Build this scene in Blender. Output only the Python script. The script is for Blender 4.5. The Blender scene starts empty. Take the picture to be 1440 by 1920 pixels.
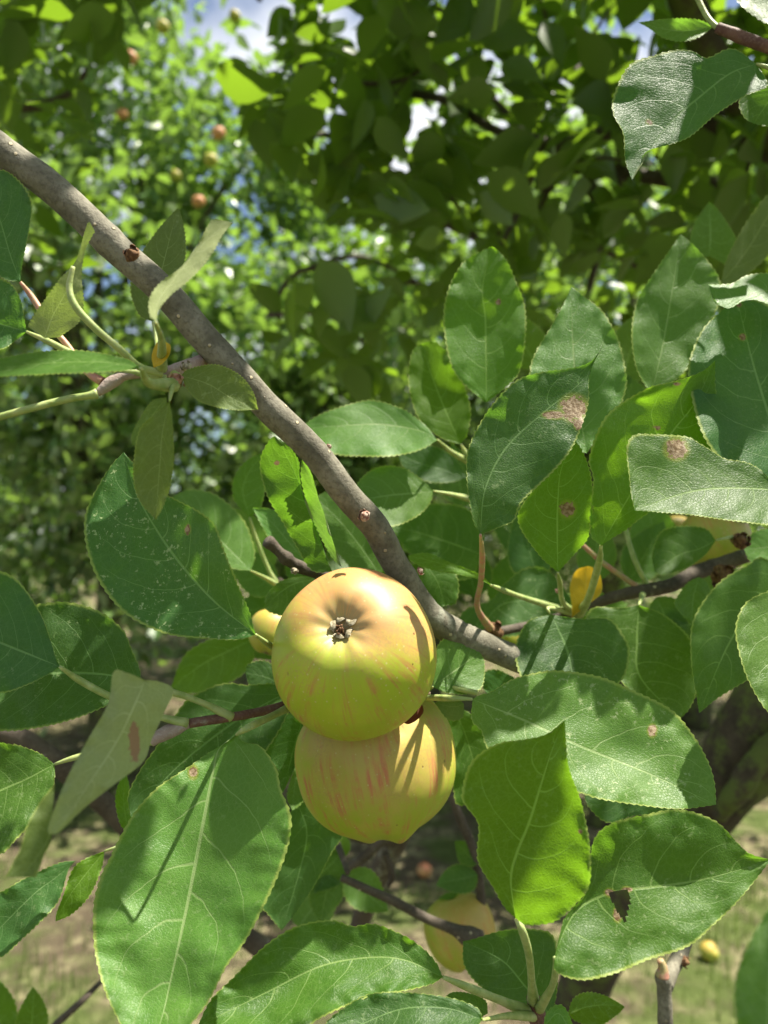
import bpy, math, random
import numpy as np
from mathutils import Vector, Matrix, noise
S = bpy.context.scene
C = S.collection
R = math.radians
random.seed(7)

# ---------------------------------------------------------------- camera, sky, sun, exposure
FPX = 1386.67                      # focal length in pixels of the 1440 x 1920 photograph
PITCH = R(2.0)
CAM = Vector((0, 0, 1.5))
cd = bpy.data.cameras.new('camera'); cam = bpy.data.objects.new('camera', cd); C.objects.link(cam)
cam.location = CAM; cam.rotation_euler = (math.pi/2 + PITCH, 0, 0)
cd.sensor_fit = 'VERTICAL'; cd.sensor_height = 36; cd.sensor_width = 27; cd.lens = 26
cd.clip_start = 0.01; cd.clip_end = 500
cd.dof.use_dof = True; cd.dof.focus_distance = 0.305; cd.dof.aperture_fstop = 8.6
S.camera = cam
SUN = Vector((0.38, 0.04, 0.92)).normalized()      # towards the sun
w = bpy.data.worlds.new('World'); S.world = w; w.use_nodes = True
nt = w.node_tree; nt.nodes.clear()
out = nt.nodes.new('ShaderNodeOutputWorld'); bg = nt.nodes.new('ShaderNodeBackground')
sky = nt.nodes.new('ShaderNodeTexSky'); sky.sky_type = 'NISHITA'; sky.sun_disc = False
sky.sun_elevation = math.asin(SUN.z); sky.sun_rotation = math.atan2(SUN.x, SUN.y)
tc = nt.nodes.new('ShaderNodeTexCoord'); cn = nt.nodes.new('ShaderNodeTexNoise')
cn.inputs['Scale'].default_value = 5.0; cn.inputs['Detail'].default_value = 6
cr = nt.nodes.new('ShaderNodeValToRGB'); cr.color_ramp.elements[0].position = 0.44; cr.color_ramp.elements[1].position = 0.64
mx = nt.nodes.new('ShaderNodeMix'); mx.data_type = 'RGBA'; mx.inputs[7].default_value = (7.6, 7.8, 8.2, 1)
nt.links.new(tc.outputs['Generated'], cn.inputs['Vector']); nt.links.new(cn.outputs['Fac'], cr.inputs[0])
nt.links.new(cr.outputs[0], mx.inputs[0]); nt.links.new(sky.outputs[0], mx.inputs[6])
nt.links.new(mx.outputs[2], bg.inputs[0]); bg.inputs[1].default_value = 0.056
nt.links.new(bg.outputs[0], out.inputs[0])
sl = bpy.data.lights.new('sun', 'SUN'); sl.energy = 5.0; sl.angle = R(0.53); sl.color = (1, 0.94, 0.82)
so = bpy.data.objects.new('sun', sl); C.objects.link(so)
so.rotation_euler = SUN.to_track_quat('Z', 'Y').to_euler(); so.location = (2, 0, 6)
S.view_settings.view_transform = 'Standard'; S.view_settings.look = 'None'
S.view_settings.exposure = 1.45; S.view_settings.gamma = 1
S.cycles.max_bounces = 10; S.cycles.transmission_bounces = 6; S.cycles.diffuse_bounces = 5
S.cycles.use_denoising = True

# ---------------------------------------------------------------- helpers
def P(x, y, d):
    """photograph pixel + depth along the optical axis (m) -> world point"""
    X = (x-720)/FPX*d; Z = (960-y)/FPX*d; Y = d
    c, s = math.cos(PITCH), math.sin(PITCH)
    return Vector((X, Y*c - Z*s, CAM.z + Y*s + Z*c))
def cr_sample(pts, n):
    """Catmull-Rom through pts (tuples), n+1 samples even in arc length"""
    p = np.array([np.array(q, float) for q in pts])
    if len(p) == 2:
        t = np.linspace(0, 1, n+1)[:, None]; return p[0]*(1-t) + p[1]*t
    q = np.vstack([2*p[0]-p[1], p, 2*p[-1]-p[-2]])
    fine = []
    for i in range(1, len(q)-2):
        t = np.linspace(0, 1, 17)[:-1, None]
        a, b, c_, d_ = q[i-1], q[i], q[i+1], q[i+2]
        fine.append(.5*((2*b)+(-a+c_)*t+(2*a-5*b+4*c_-d_)*t*t+(-a+3*b-3*c_+d_)*t**3))
    fine = np.vstack(fine + [p[-1:]])
    s = np.r_[0, np.cumsum(np.linalg.norm(np.diff(fine[:, :2], axis=0), axis=1))]
    if s[-1] == 0: s = np.linspace(0, 1, len(fine))
    u = np.linspace(0, s[-1], n+1)
    return np.stack([np.interp(u, s, fine[:, k]) for k in range(fine.shape[1])], 1)
def link(name, verts, faces, mat, parent=None, uv=None, attrs=None, smooth=True, origin=None, mats=None):
    o0 = Vector(origin) if origin is not None else Vector((0, 0, 0))
    v = np.array(verts, dtype=np.float64).reshape(-1, 3) - np.array(o0)
    me = bpy.data.meshes.new(name)
    me.from_pydata(v.tolist(), [], [list(map(int, f)) for f in faces] if not isinstance(faces, list) else faces)
    if smooth: me.shade_smooth()
    if uv is not None:
        l = me.uv_layers.new(name='uv'); li = np.empty(len(me.loops), dtype=np.int32)
        me.loops.foreach_get('vertex_index', li)
        l.data.foreach_set('uv', np.asarray(uv, dtype=np.float32)[li].ravel())
    for k, a in (attrs or {}).items():
        a = np.asarray(a, dtype=np.float32)
        if a.ndim == 1:
            at = me.attributes.new(k, 'FLOAT', 'POINT'); at.data.foreach_set('value', a)
        else:
            at = me.attributes.new(k, 'FLOAT_VECTOR', 'POINT'); at.data.foreach_set('vector', a.ravel())
    me.materials.append(mat)
    ob = bpy.data.objects.new(name, me); C.objects.link(ob)
    ob.location = o0
    if parent is not None:
        ob.parent = parent; ob.location = o0 - WORLD[parent.name]
    WORLD[ob.name] = o0
    return ob
WORLD = {}
def tag(o, label=None, cat=None, group=None, kind=None):
    if label: o['label'] = label
    if cat: o['category'] = cat
    if group: o['group'] = group
    if kind: o['kind'] = kind
    return o
def thing(name, loc, label, cat, group=None):
    o = bpy.data.objects.new(name, None); C.objects.link(o); o.location = loc; o.empty_display_size = .01
    WORLD[o.name] = Vector(loc); return tag(o, label, cat, group)
def tube_geo(pts, rad, n, seg=16, rough=0.0, freq=60, bumps=(), closed=True):
    """pts: world points, rad: radii (m)"""
    data = cr3([(*p, r) for p, r in zip(pts, rad)], n)
    V, F, UV = [], [], []
    up = Vector((0.13, -1, 0.21)).normalized(); L = 0
    for i in range(n+1):
        p = Vector(data[i, :3]); r = data[i, 3]
        t = (Vector(data[min(i+1, n), :3]) - Vector(data[max(i-1, 0), :3])).normalized()
        a = up - t*up.dot(t); a.normalize(); b = t.cross(a); up = a
        if i: L += (p - Vector(data[i-1, :3])).length
        for j in range(seg):
            th = 2*math.pi*j/seg; dr = a*math.cos(th) + b*math.sin(th)
            q = p + dr*r
            k = 1 + rough*(noise.noise(q*freq) + .5*noise.noise(q*freq*2.7))
            for (bu, bw, ba) in bumps: k += ba*math.exp(-((i/n-bu)/bw)**2)
            V.append(p + dr*r*k); UV.append((L, j/seg))
    for i in range(n):
        for j in range(seg):
            a0 = i*seg+j; b0 = i*seg+(j+1) % seg
            F.append((a0, b0, b0+seg, a0+seg))
    if closed:
        c0 = len(V); V.append(Vector(data[0, :3])); UV.append((0, 0)); V.append(Vector(data[n, :3])); UV.append((L, 0))
        for j in range(seg):
            F.append((c0, (j+1) % seg, j)); F.append((c0+1, n*seg+j, n*seg+(j+1) % seg))
    return V, F, UV
def cr3(pts, n):
    p = np.array(pts, float)
    if len(p) == 2:
        t = np.linspace(0, 1, n+1)[:, None]; return p[0]*(1-t)+p[1]*t
    q = np.vstack([2*p[0]-p[1], p, 2*p[-1]-p[-2]]); fine = []
    for i in range(1, len(q)-2):
        t = np.linspace(0, 1, 17)[:-1, None]; a, b, c_, d_ = q[i-1], q[i], q[i+1], q[i+2]
        fine.append(.5*((2*b)+(-a+c_)*t+(2*a-5*b+4*c_-d_)*t*t+(-a+3*b-3*c_+d_)*t**3))
    fine = np.vstack(fine + [p[-1:]])
    s = np.r_[0, np.cumsum(np.linalg.norm(np.diff(fine[:, :3], axis=0), axis=1))]
    u = np.linspace(0, s[-1], n+1)
    return np.stack([np.interp(u, s, fine[:, k]) for k in range(fine.shape[1])], 1)
def ptube(name, pts, mat, parent, n=40, seg=12, rough=.04, freq=120, bumps=(), label=None):
    """pts: (x, y, d, radius_px)"""
    W = [P(x, y, d) for x, y, d, r in pts]; rr = [r/FPX*d for x, y, d, r in pts]
    V, F, UV = tube_geo(W, rr, n, seg, rough, freq, bumps)
    o = link(name, V, F, mat, parent, uv=UV, origin=W[0])
    if label: o['label'] = label
    return o

# ---------------------------------------------------------------- materials
class NT:
    def __init__(s, name):
        s.m = bpy.data.materials.new(name); s.m.use_nodes = True; s.t = s.m.node_tree; s.t.nodes.clear()
        s.out = s.n('ShaderNodeOutputMaterial')
    def n(s, ty, **kw):
        nd = s.t.nodes.new(ty)
        for k, v in kw.items(): setattr(nd, k, v)
        return nd
    def l(s, a, b): s.t.links.new(a, b)
    def put(s, inp, v):
        if isinstance(v, bpy.types.NodeSocket): s.l(v, inp)
        elif isinstance(v, (tuple, list)) and len(v) == 3 and inp.type == 'RGBA': inp.default_value = (*v, 1)
        else: inp.default_value = v
    def math(s, op, a, b=0.0, c=0.0, clamp=False):
        nd = s.n('ShaderNodeMath', operation=op, use_clamp=clamp)
        s.put(nd.inputs[0], a); s.put(nd.inputs[1], b); s.put(nd.inputs[2], c); return nd.outputs[0]
    def mix(s, f, a, b, mode='MIX'):
        nd = s.n('ShaderNodeMix', data_type='RGBA', blend_type=mode)
        s.put(nd.inputs[0], f); s.put(nd.inputs[6], a); s.put(nd.inputs[7], b); return nd.outputs[2]
    def rng(s, v, a, b, c=0.0, d=1.0, smooth=True):
        nd = s.n('ShaderNodeMapRange', interpolation_type='SMOOTHSTEP' if smooth else 'LINEAR')
        for i, x in enumerate((v, a, b, c, d)): s.put(nd.inputs[i], x)
        return nd.outputs[0]
    def noise(s, vec, scale, detail=3, rough=.5):
        nd = s.n('ShaderNodeTexNoise'); s.put(nd.inputs['Scale'], scale); nd.inputs['Detail'].default_value = detail
        nd.inputs['Roughness'].default_value = rough
        if vec is not None: s.l(vec, nd.inputs['Vector'])
        return nd.outputs['Fac']
    def vor(s, vec, scale, feat='F1', out='Distance', rand=1):
        nd = s.n('ShaderNodeTexVoronoi', feature=feat); s.put(nd.inputs['Scale'], scale)
        nd.inputs['Randomness'].default_value = rand
        if vec is not None: s.l(vec, nd.inputs['Vector'])
        return nd.outputs[out]
    def attr(s, name, o='Fac'):
        return s.n('ShaderNodeAttribute', attribute_name=name).outputs[o]
    def obj(s): return s.n('ShaderNodeTexCoord').outputs['Object']
    def comb(s, x, y, z):
        nd = s.n('ShaderNodeCombineXYZ'); s.put(nd.inputs[0], x); s.put(nd.inputs[1], y); s.put(nd.inputs[2], z); return nd.outputs[0]
    def sep(s, v):
        nd = s.n('ShaderNodeSeparateXYZ'); s.l(v, nd.inputs[0]); return nd.outputs
    def bump(s, h, st, dist):
        nd = s.n('ShaderNodeBump'); s.put(nd.inputs['Strength'], st); s.put(nd.inputs['Distance'], dist); s.l(h, nd.inputs['Height']); return nd.outputs[0]
    def pbsdf(s, col, rough, bump=None, spec=.5, sss=0, sheen=0, coat=0):
        b = s.n('ShaderNodeBsdfPrincipled'); s.put(b.inputs['Base Color'], col); s.put(b.inputs['Roughness'], rough)
        s.put(b.inputs['Specular IOR Level'], spec)
        if sss:
            b.inputs['Subsurface Weight'].default_value = sss; b.inputs['Subsurface Radius'].default_value = (1, .6, .2); b.inputs['Subsurface Scale'].default_value = .004
        if sheen: b.inputs['Sheen Weight'].default_value = sheen
        if coat: b.inputs['Coat Weight'].default_value = coat; b.inputs['Coat Roughness'].default_value = .35
        if bump is not None: s.l(bump, b.inputs['Normal'])
        return b.outputs[0]
    def done(s, sh): s.l(sh, s.out.inputs[0]); return s.m

def leaf_mat(name, top, top2, vein, trans, under, tf=.42, rough=.46, spec=.30, N=6.3):
    g = NT(name)
    uvn = g.n('ShaderNodeUVMap', uv_map='uv').outputs[0]
    u, v, _ = g.sep(uvn)
    a = g.math('ABSOLUTE', v); side = g.math('GREATER_THAN', v, 0.0)
    ob = g.obj(); oi = g.n('ShaderNodeObjectInfo').outputs['Random']
    wob = g.noise(ob, 60, 2)
    adv = g.math('MULTIPLY', g.math('POWER', a, 1.7), .30)
    s = g.math('SUBTRACT', u, adv)
    s = g.math('ADD', s, g.math('MULTIPLY', wob, .07))
    q = g.math('ADD', g.math('MULTIPLY', s, N), g.math('MULTIPLY', side, .45))
    fr = g.math('FRACT', q)
    dist = g.math('ABSOLUTE', g.math('SUBTRACT', fr, .5))
    wv = g.math('SUBTRACT', .036, g.math('MULTIPLY', a, .024))
    side_v = g.rng(dist, g.math('MULTIPLY', wv, .25), wv, 1, 0)
    side_v = g.math('MULTIPLY', side_v, g.rng(a, .99, .7, .15, 1))
    puff = g.rng(dist, 0, .5, 0, 1)
    mw = g.math('SUBTRACT', .040, g.math('MULTIPLY', u, .026))
    mid_v = g.rng(a, g.math('MULTIPLY', mw, .45), mw, 1, 0)
    # tertiary network
    wobv = g.n('ShaderNodeVectorMath', operation='MULTIPLY_ADD'); nn_ = g.n('ShaderNodeTexNoise'); nn_.inputs['Scale'].default_value = 260; g.l(ob, nn_.inputs['Vector']); g.l(nn_.outputs['Color'], wobv.inputs[0]); wobv.inputs[1].default_value = (.0016,)*3; g.l(ob, wobv.inputs[2])
    vo = g.vor(wobv.outputs[0], 360, 'DISTANCE_TO_EDGE'); net = g.rng(vo, 0.0, .10, 1, 0)
    vo2 = g.vor(wobv.outputs[0], 900, 'DISTANCE_TO_EDGE'); net2 = g.rng(vo2, 0.0, .16, 1, 0)
    vm = g.math('MAXIMUM', mid_v, g.math('MULTIPLY', side_v, .80))
    vm = g.math('MAXIMUM', vm, g.math('MULTIPLY', net, .20))
    vm = g.math('MAXIMUM', vm, g.math('MULTIPLY', net2, .09))
    nz = g.noise(ob, 45, 4, .6)
    col = g.mix(g.rng(nz, .3, .72), top, top2)
    hue = g.n('ShaderNodeHueSaturation'); g.put(hue.inputs['Value'], g.math('ADD', .82, g.math('MULTIPLY', oi, .4)))
    g.put(hue.inputs['Hue'], g.math('ADD', .49, g.math('MULTIPLY', oi, .025))); g.l(col, hue.inputs['Color']); col = hue.outputs[0]
    col = g.mix(g.math('MULTIPLY', vm, .95), col, vein)
    # pale mottled scars
    sp = g.noise(ob, 430, 3, .75); sp2 = g.noise(ob, 60, 2)
    spk = g.math('MULTIPLY', g.rng(sp, .585, .635), g.rng(sp2, .42, .56))
    spk = g.math('MULTIPLY', spk, g.attr('speck'))
    col = g.mix(spk, col, (.34, .42, .20))
    # yellowish thin rim
    col = g.mix(g.math('MULTIPLY', g.rng(a, .945, .985), .85), col, (.35, .42, .10))
    # brown damage
    dm = g.attr('dmg'); dn = g.noise(ob, 420, 4, .7)
    dmask = g.rng(g.math('ADD', dm, g.math('MULTIPLY', g.math('SUBTRACT', dn, .5), .9)), .47, .55)
    brown = g.mix(g.rng(g.noise(ob, 600, 3), .35, .65), (.19, .12, .055), (.50, .38, .24))
    rim = g.rng(g.math('ABSOLUTE', g.math('SUBTRACT', g.math('ADD', dm, g.math('MULTIPLY', g.math('SUBTRACT', dn, .5), .9)), .46)), 0, .07, 1, 0)
    brown = g.mix(rim, brown, (.10, .04, .02))
    col = g.mix(g.rng(dm, .22, .50, 0, .7), col, (.26, .26, .04)); col = g.mix(dmask, col, brown)
    und = g.mix(g.math('MULTIPLY', vm, .95), under, (.50, .54, .30)); und = g.mix(dmask, und, (.36, .24, .14))
    bf = g.n('ShaderNodeNewGeometry').outputs['Backfacing']
    cc = g.mix(bf, col, und)
    h = g.math('SUBTRACT', g.math('MULTIPLY', puff, .35), g.math('MULTIPLY', vm, .6))
    h = g.math('ADD', h, g.math('MULTIPLY', g.noise(ob, 420, 4, .65), g.rng(g.noise(ob, 50, 2), .35, .65, .12, .5))); h = g.math('SUBTRACT', h, g.math('MULTIPLY', net2, .25))
    bm = g.bump(h, .36, .0006)
    ro = g.math('ADD', g.math('ADD', rough - .08, g.math('MULTIPLY', nz, .16)), g.math('MULTIPLY', bf, .25))
    pb = g.pbsdf(cc, ro, bm, g.math('SUBTRACT', spec, g.math('MULTIPLY', bf, spec*.6)))
    tb = g.n('ShaderNodeBsdfTranslucent')
    tcol = g.mix(g.math('MULTIPLY', vm, .55), trans, tuple(min(1, c*1.5+.05) for c in trans))
    tcol = g.mix(dmask, tcol, (.22, .13, .06))
    g.l(tcol, tb.inputs[0]); g.l(bm, tb.inputs[1])
    ms = g.n('ShaderNodeMixShader'); ms.inputs[0].default_value = tf
    g.l(pb, ms.inputs[1]); g.l(tb.outputs[0], ms.inputs[2])
    return g.done(ms.outputs[0])
M = {}
UND = (.26, .32, .15)
M['green'] = leaf_mat('leaf_green', (.040, .100, .014), (.064, .146, .018), (.20, .30, .09), (.24, .52, .025), UND)
M['blue'] = leaf_mat('leaf_deep_green', (.030, .080, .020), (.048, .115, .026), (.16, .26, .10), (.20, .46, .03), UND, rough=.46, N=6.6)
M['light'] = leaf_mat('leaf_light_green', (.072, .165, .026), (.105, .215, .034), (.26, .36, .14), (.26, .54, .04), UND, rough=.44, N=5.8)
M['fresh'] = leaf_mat('leaf_fresh_green', (.055, .125, .007), (.080, .170, .009), (.22, .34, .08), (.30, .60, .02), UND, rough=.47, N=6)
M['olive'] = leaf_mat('leaf_olive', (.085, .145, .035), (.13, .19, .055), (.25, .30, .12), (.30, .42, .06), (.30, .34, .16), rough=.62, N=6)
M['yellow'] = leaf_mat('leaf_yellow', (.55, .36, .02), (.62, .42, .03), (.55, .45, .10), (.75, .45, .02), (.6, .4, .05), rough=.5, N=5)
M['brown'] = leaf_mat('leaf_dry_brown', (.09, .03, .02), (.14, .05, .03), (.16, .07, .04), (.25, .06, .02), (.12, .05, .03), tf=.2, rough=.6, N=6)

def crown_mat(name, top, top2, trans, under, tf=.40, rough=.4):
    g = NT(name); r = g.attr('rnd'); nz = g.noise(g.obj(), 30, 2)
    col = g.mix(g.math('MULTIPLY', r, nz, 0), top, top2)
    col = g.mix(r, top, top2)
    bf = g.n('ShaderNodeNewGeometry').outputs['Backfacing']
    cc = g.mix(bf, col, under)
    pb = g.pbsdf(cc, rough, None, .5)
    tb = g.n('ShaderNodeBsdfTranslucent'); g.put(tb.inputs[0], g.mix(r, trans, tuple(c*1.25 for c in trans)))
    ms = g.n('ShaderNodeMixShader'); ms.inputs[0].default_value = tf
    g.l(pb, ms.inputs[1]); g.l(tb.outputs[0], ms.inputs[2]); return g.done(ms.outputs[0])
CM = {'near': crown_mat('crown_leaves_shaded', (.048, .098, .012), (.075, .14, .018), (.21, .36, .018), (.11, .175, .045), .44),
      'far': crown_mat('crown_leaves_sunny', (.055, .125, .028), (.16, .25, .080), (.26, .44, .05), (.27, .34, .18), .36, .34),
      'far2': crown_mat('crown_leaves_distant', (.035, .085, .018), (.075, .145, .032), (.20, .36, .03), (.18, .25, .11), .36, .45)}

def bark_mat(name, c1, c2, c3, scale=1.0, rough=.8, lent=True, moss=0):
    g = NT(name); ob = g.obj()
    n1 = g.noise(ob, 70*scale, 5, .65); n2 = g.noise(ob, 500*scale, 4, .6)
    col = g.mix(g.rng(n1, .32, .68), c1, c2); col = g.mix(g.rng(n2, .45, .72, 0, .55), col, c3)
    h = g.math('ADD', g.math('MULTIPLY', n1, .4), g.math('MULTIPLY', n2, .45))
    if lent:
        vo = g.vor(ob, 150*scale); m = g.rng(vo, .09, .16, 1, 0)
        m = g.math('MULTIPLY', m, g.rng(g.noise(ob, 40, 1), .42, .5))
        col = g.mix(g.math('MULTIPLY', m, .85), col, (.50, .42, .28)); h = g.math('ADD', h, g.math('MULTIPLY', m, .8))
        vo = g.vor(ob, 420*scale); m = g.rng(vo, .10, .2, 1, 0)
        col = g.mix(g.math('MULTIPLY', m, .35), col, (.10, .07, .045))
    if lent:
        li = g.math('MULTIPLY', g.rng(g.noise(ob, 38*scale, 5, .7), .60, .70), .55); col = g.mix(li, col, (.30, .31, .24))
        st = g.noise(ob, 1400*scale, 2); h = g.math('ADD', h, g.math('MULTIPLY', st, .2))
    if moss:
        mm = g.math('MULTIPLY', g.rng(g.noise(ob, 22, 5, .7), .44, .60), moss)
        col = g.mix(mm, col, (.10, .13, .03)); h = g.math('ADD', h, g.math('MULTIPLY', g.noise(ob, 350, 3), mm))
    return g.done(g.pbsdf(col, rough, g.bump(h, .9, .0011), .3))
M['bark'] = bark_mat('bark_young', (.112, .102, .072), (.235, .218, .165), (.065, .055, .040))
M['twig'] = bark_mat('bark_dark', (.055, .042, .032), (.10, .08, .06), (.14, .12, .09), .8)
M['trunk'] = bark_mat('bark_trunk', (.038, .031, .020), (.078, .062, .040), (.10, .085, .055), .35, .9, False, 1.0)
M['redtwig'] = bark_mat('twig_reddish', (.10, .045, .035), (.17, .085, .06), (.22, .15, .11), 1.4, .65)
M['greytwig'] = bark_mat('twig_downy_grey', (.28, .20, .17), (.36, .28, .24), (.42, .38, .34), 1.4, .85, False)
def soft_mat(name, c1, c2, rough=.5, sss=.2, scale=200):
    g = NT(name); n = g.noise(g.obj(), scale, 3); n2 = g.noise(g.obj(), scale*4, 2)
    return g.done(g.pbsdf(g.mix(g.rng(n, .35, .65), c1, c2), rough, g.bump(n2, .4, .0004), .4, sss))
M['petiole'] = soft_mat('petiole_green', (.25, .33, .10), (.36, .42, .17))
M['petpink'] = soft_mat('petiole_pinkish', (.36, .30, .14), (.42, .20, .15))
M['bud'] = soft_mat('bud_scales', (.22, .09, .06), (.50, .38, .30), .8, 0, 700)
M['sepal'] = soft_mat('sepal_downy', (.20, .17, .10), (.42, .37, .26), .95, 0, 900)
M['stamen'] = soft_mat('stamen_brown', (.10, .045, .02), (.2, .11, .05), .9, 0, 500)

def apple_mat(name, base1, base2, blush, stripe, bl=1.0, st=1.0):
    """attribute 'ap' = (cos phi, sin phi, theta/pi); theta 0 at the calyx"""
    g = NT(name); ap = g.attr('ap', 'Vector'); cx, sy, th = g.sep(ap); ob = g.obj()
    n0 = g.noise(ob, 45, 3); col = g.mix(g.rng(n0, .3, .7), base1, base2)
    vs = g.comb(g.math('MULTIPLY', cx, 4.2), g.math('MULTIPLY', sy, 4.2), g.math('MULTIPLY', th, 2.2))
    vs2 = g.comb(g.math('MULTIPLY', cx, 11.0), g.math('MULTIPLY', sy, 11.0), g.math('MULTIPLY', th, 3.0))
    s1 = g.noise(vs, 1.6, 4, .6); s2 = g.noise(vs2, 1.5, 4, .6)
    bz = g.attr('blush')
    b = g.rng(g.math('ADD', bz, g.math('ADD', g.math('MULTIPLY', g.math('SUBTRACT', n0, .5), .4), g.math('MULTIPLY', g.math('SUBTRACT', g.noise(ob, 240, 4, .7), .5), .35))), .54, .95, 0, .85*bl)
    col = g.mix(b, col, blush)
    sm = g.math('MULTIPLY', g.rng(s1, .38, .62), g.rng(s2, .42, .64))
    sm = g.math('MULTIPLY', sm, g.rng(g.attr('strz'), .1, .8, 0, .62*st)); sm = g.math('MULTIPLY', sm, g.rng(g.noise(ob, 90, 4, .65), .36, .60, .1, 1))
    col = g.mix(sm, col, stripe)
    # russet freckles and lenticels
    v = g.vor(ob, 300); f = g.math('MULTIPLY', g.rng(v, .08, .16, 1, 0), .6); col = g.mix(f, col, (.55, .50, .22))
    v2 = g.vor(ob, 75); col = g.mix(g.math('MULTIPLY', g.rng(v2, .030, .050, 1, 0), .8), col, (.12, .05, .02))
    fine = g.noise(ob, 900, 2); col = g.mix(g.math('MULTIPLY', g.rng(fine, .45, .7), g.rng(g.noise(ob, 30, 4, .7), .40, .62, .05, .5)), col, (.40, .26, .10)); v3 = g.vor(ob, 95); col = g.mix(g.math('MULTIPLY', g.rng(v3, .045, .10, 1, 0), g.rng(g.noise(ob, 28, 2), .52, .6, 0, .7)), col, (.16, .07, .04))
    # calyx basin: green and downy grey
    bs = g.attr('basin'); rus = g.noise(vs2, 2.2, 3)
    col = g.mix(g.math('MULTIPLY', bs, g.rng(rus, .3, .6, .25, .9)), col, (.26, .25, .12))
    h = g.math('ADD', g.math('MULTIPLY', g.noise(ob, 160, 2), .5), g.math('MULTIPLY', fine, .12))
    ro = g.math('ADD', .40, g.math('MULTIPLY', n0, .16))
    return g.done(g.pbsdf(col, ro, g.bump(h, .25, .0009), .36, .12))
M['apple'] = apple_mat('apple_skin_green', (.35, .43, .022), (.45, .49, .04), (.58, .25, .12), (.48, .15, .07), .95, 1.3)
M['apple2'] = apple_mat('apple_skin_streaked', (.34, .43, .028), (.44, .48, .05), (.56, .28, .13), (.54, .15, .09), .62, 1.35)
M['apple3'] = apple_mat('apple_skin_far', (.30, .36, .03), (.40, .42, .06), (.52, .26, .10), (.5, .14, .05), .6, .8)
M['appler'] = apple_mat('apple_skin_red', (.50, .28, .09), (.52, .26, .10), (.52, .16, .09), (.5, .08, .05), 1, 1)

# ---------------------------------------------------------------- setting: ground
def ground_mat():
    g = NT('ground_orchard'); ob = g.obj()
    n1 = g.noise(ob, 1.6, 6, .65); n2 = g.noise(ob, 14, 5, .7); n3 = g.noise(ob, 90, 3, .7); n4 = g.noise(ob, .25, 3)
    soil = g.mix(n3, (.080, .060, .038), (.19, .15, .10))
    straw = g.mix(n3, (.26, .23, .12), (.42, .38, .22)); grass = g.mix(n2, (.06, .11, .02), (.15, .21, .05))
    n5 = g.noise(ob, 3.5, 4, .6); col = g.mix(g.math('MULTIPLY', g.rng(n2, .42, .60), g.rng(n5, .42, .56, .15, 1)), soil, straw); col = g.mix(g.rng(g.math('ADD', n1, g.math('MULTIPLY', n4, .4)), .66, .80, 0, .8), col, grass)
    return g.done(g.pbsdf(col, .95, g.bump(g.math('ADD', n3, n2), 1, .035), .1))
gm = ground_mat()
gx, gy = 90, 90; V = []; F = []
for j in range(gy+1):
    for i in range(gx+1):
        a = (i/gx-.5)*2; b = (j/gy-.5)*2
        x = 150*math.copysign(abs(a)**2.6, a); y = 150*math.copysign(abs(b)**2.6, b) + 4
        V.append((x, y, .05*noise.noise(Vector((x*.6, y*.6, 0))) + .015*noise.noise(Vector((x*3, y*3, 5)))))
for j in range(gy):
    for i in range(gx):
        k = j*(gx+1)+i; F.append((k, k+1, k+gx+2, k+gx+1))
tag(link('ground', V, F, gm), kind='structure')
# grass tufts
rg = np.random.default_rng(3); V = []; F = []; rn = []
for k in range(5200):
    y = 1.6 + 14*rg.random()**1.5; x = (rg.random()-.5)*(1.4*y+1.0)
    if noise.noise(Vector((x*.9, y*.9, 3))) < -.02: continue
    for q in range(6):
        bx = x + rg.normal()*.03; by = y + rg.normal()*.03; an = rg.random()*6.28; hh = .03 + .07*rg.random(); le = .05*rg.random()
        wx, wy = .003*math.cos(an), .003*math.sin(an); i0 = len(V); r_ = rg.random()
        V += [(bx-wx, by-wy, -.01), (bx+wx, by+wy, -.01), (bx+wx*.6-wy*9*le, by+wy*.6+wx*9*le, hh*.6), (bx-wx*.6-wy*9*le, by-wy*.6+wx*9*le, hh*.6), (bx-wy*26*le, by+wx*26*le, hh)]
        F += [(i0, i0+1, i0+2, i0+3), (i0+3, i0+2, i0+4)]; rn += [r_]*5
gr = crown_mat('grass_blades', (.10, .15, .03), (.28, .27, .13), (.2, .3, .05), (.12, .18, .04), .3, .6)
tag(link('grass', V, F, gr, attrs={'rnd': rn}), 'short patchy grass growing on the dry orchard floor', 'grass', kind='stuff')

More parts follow.
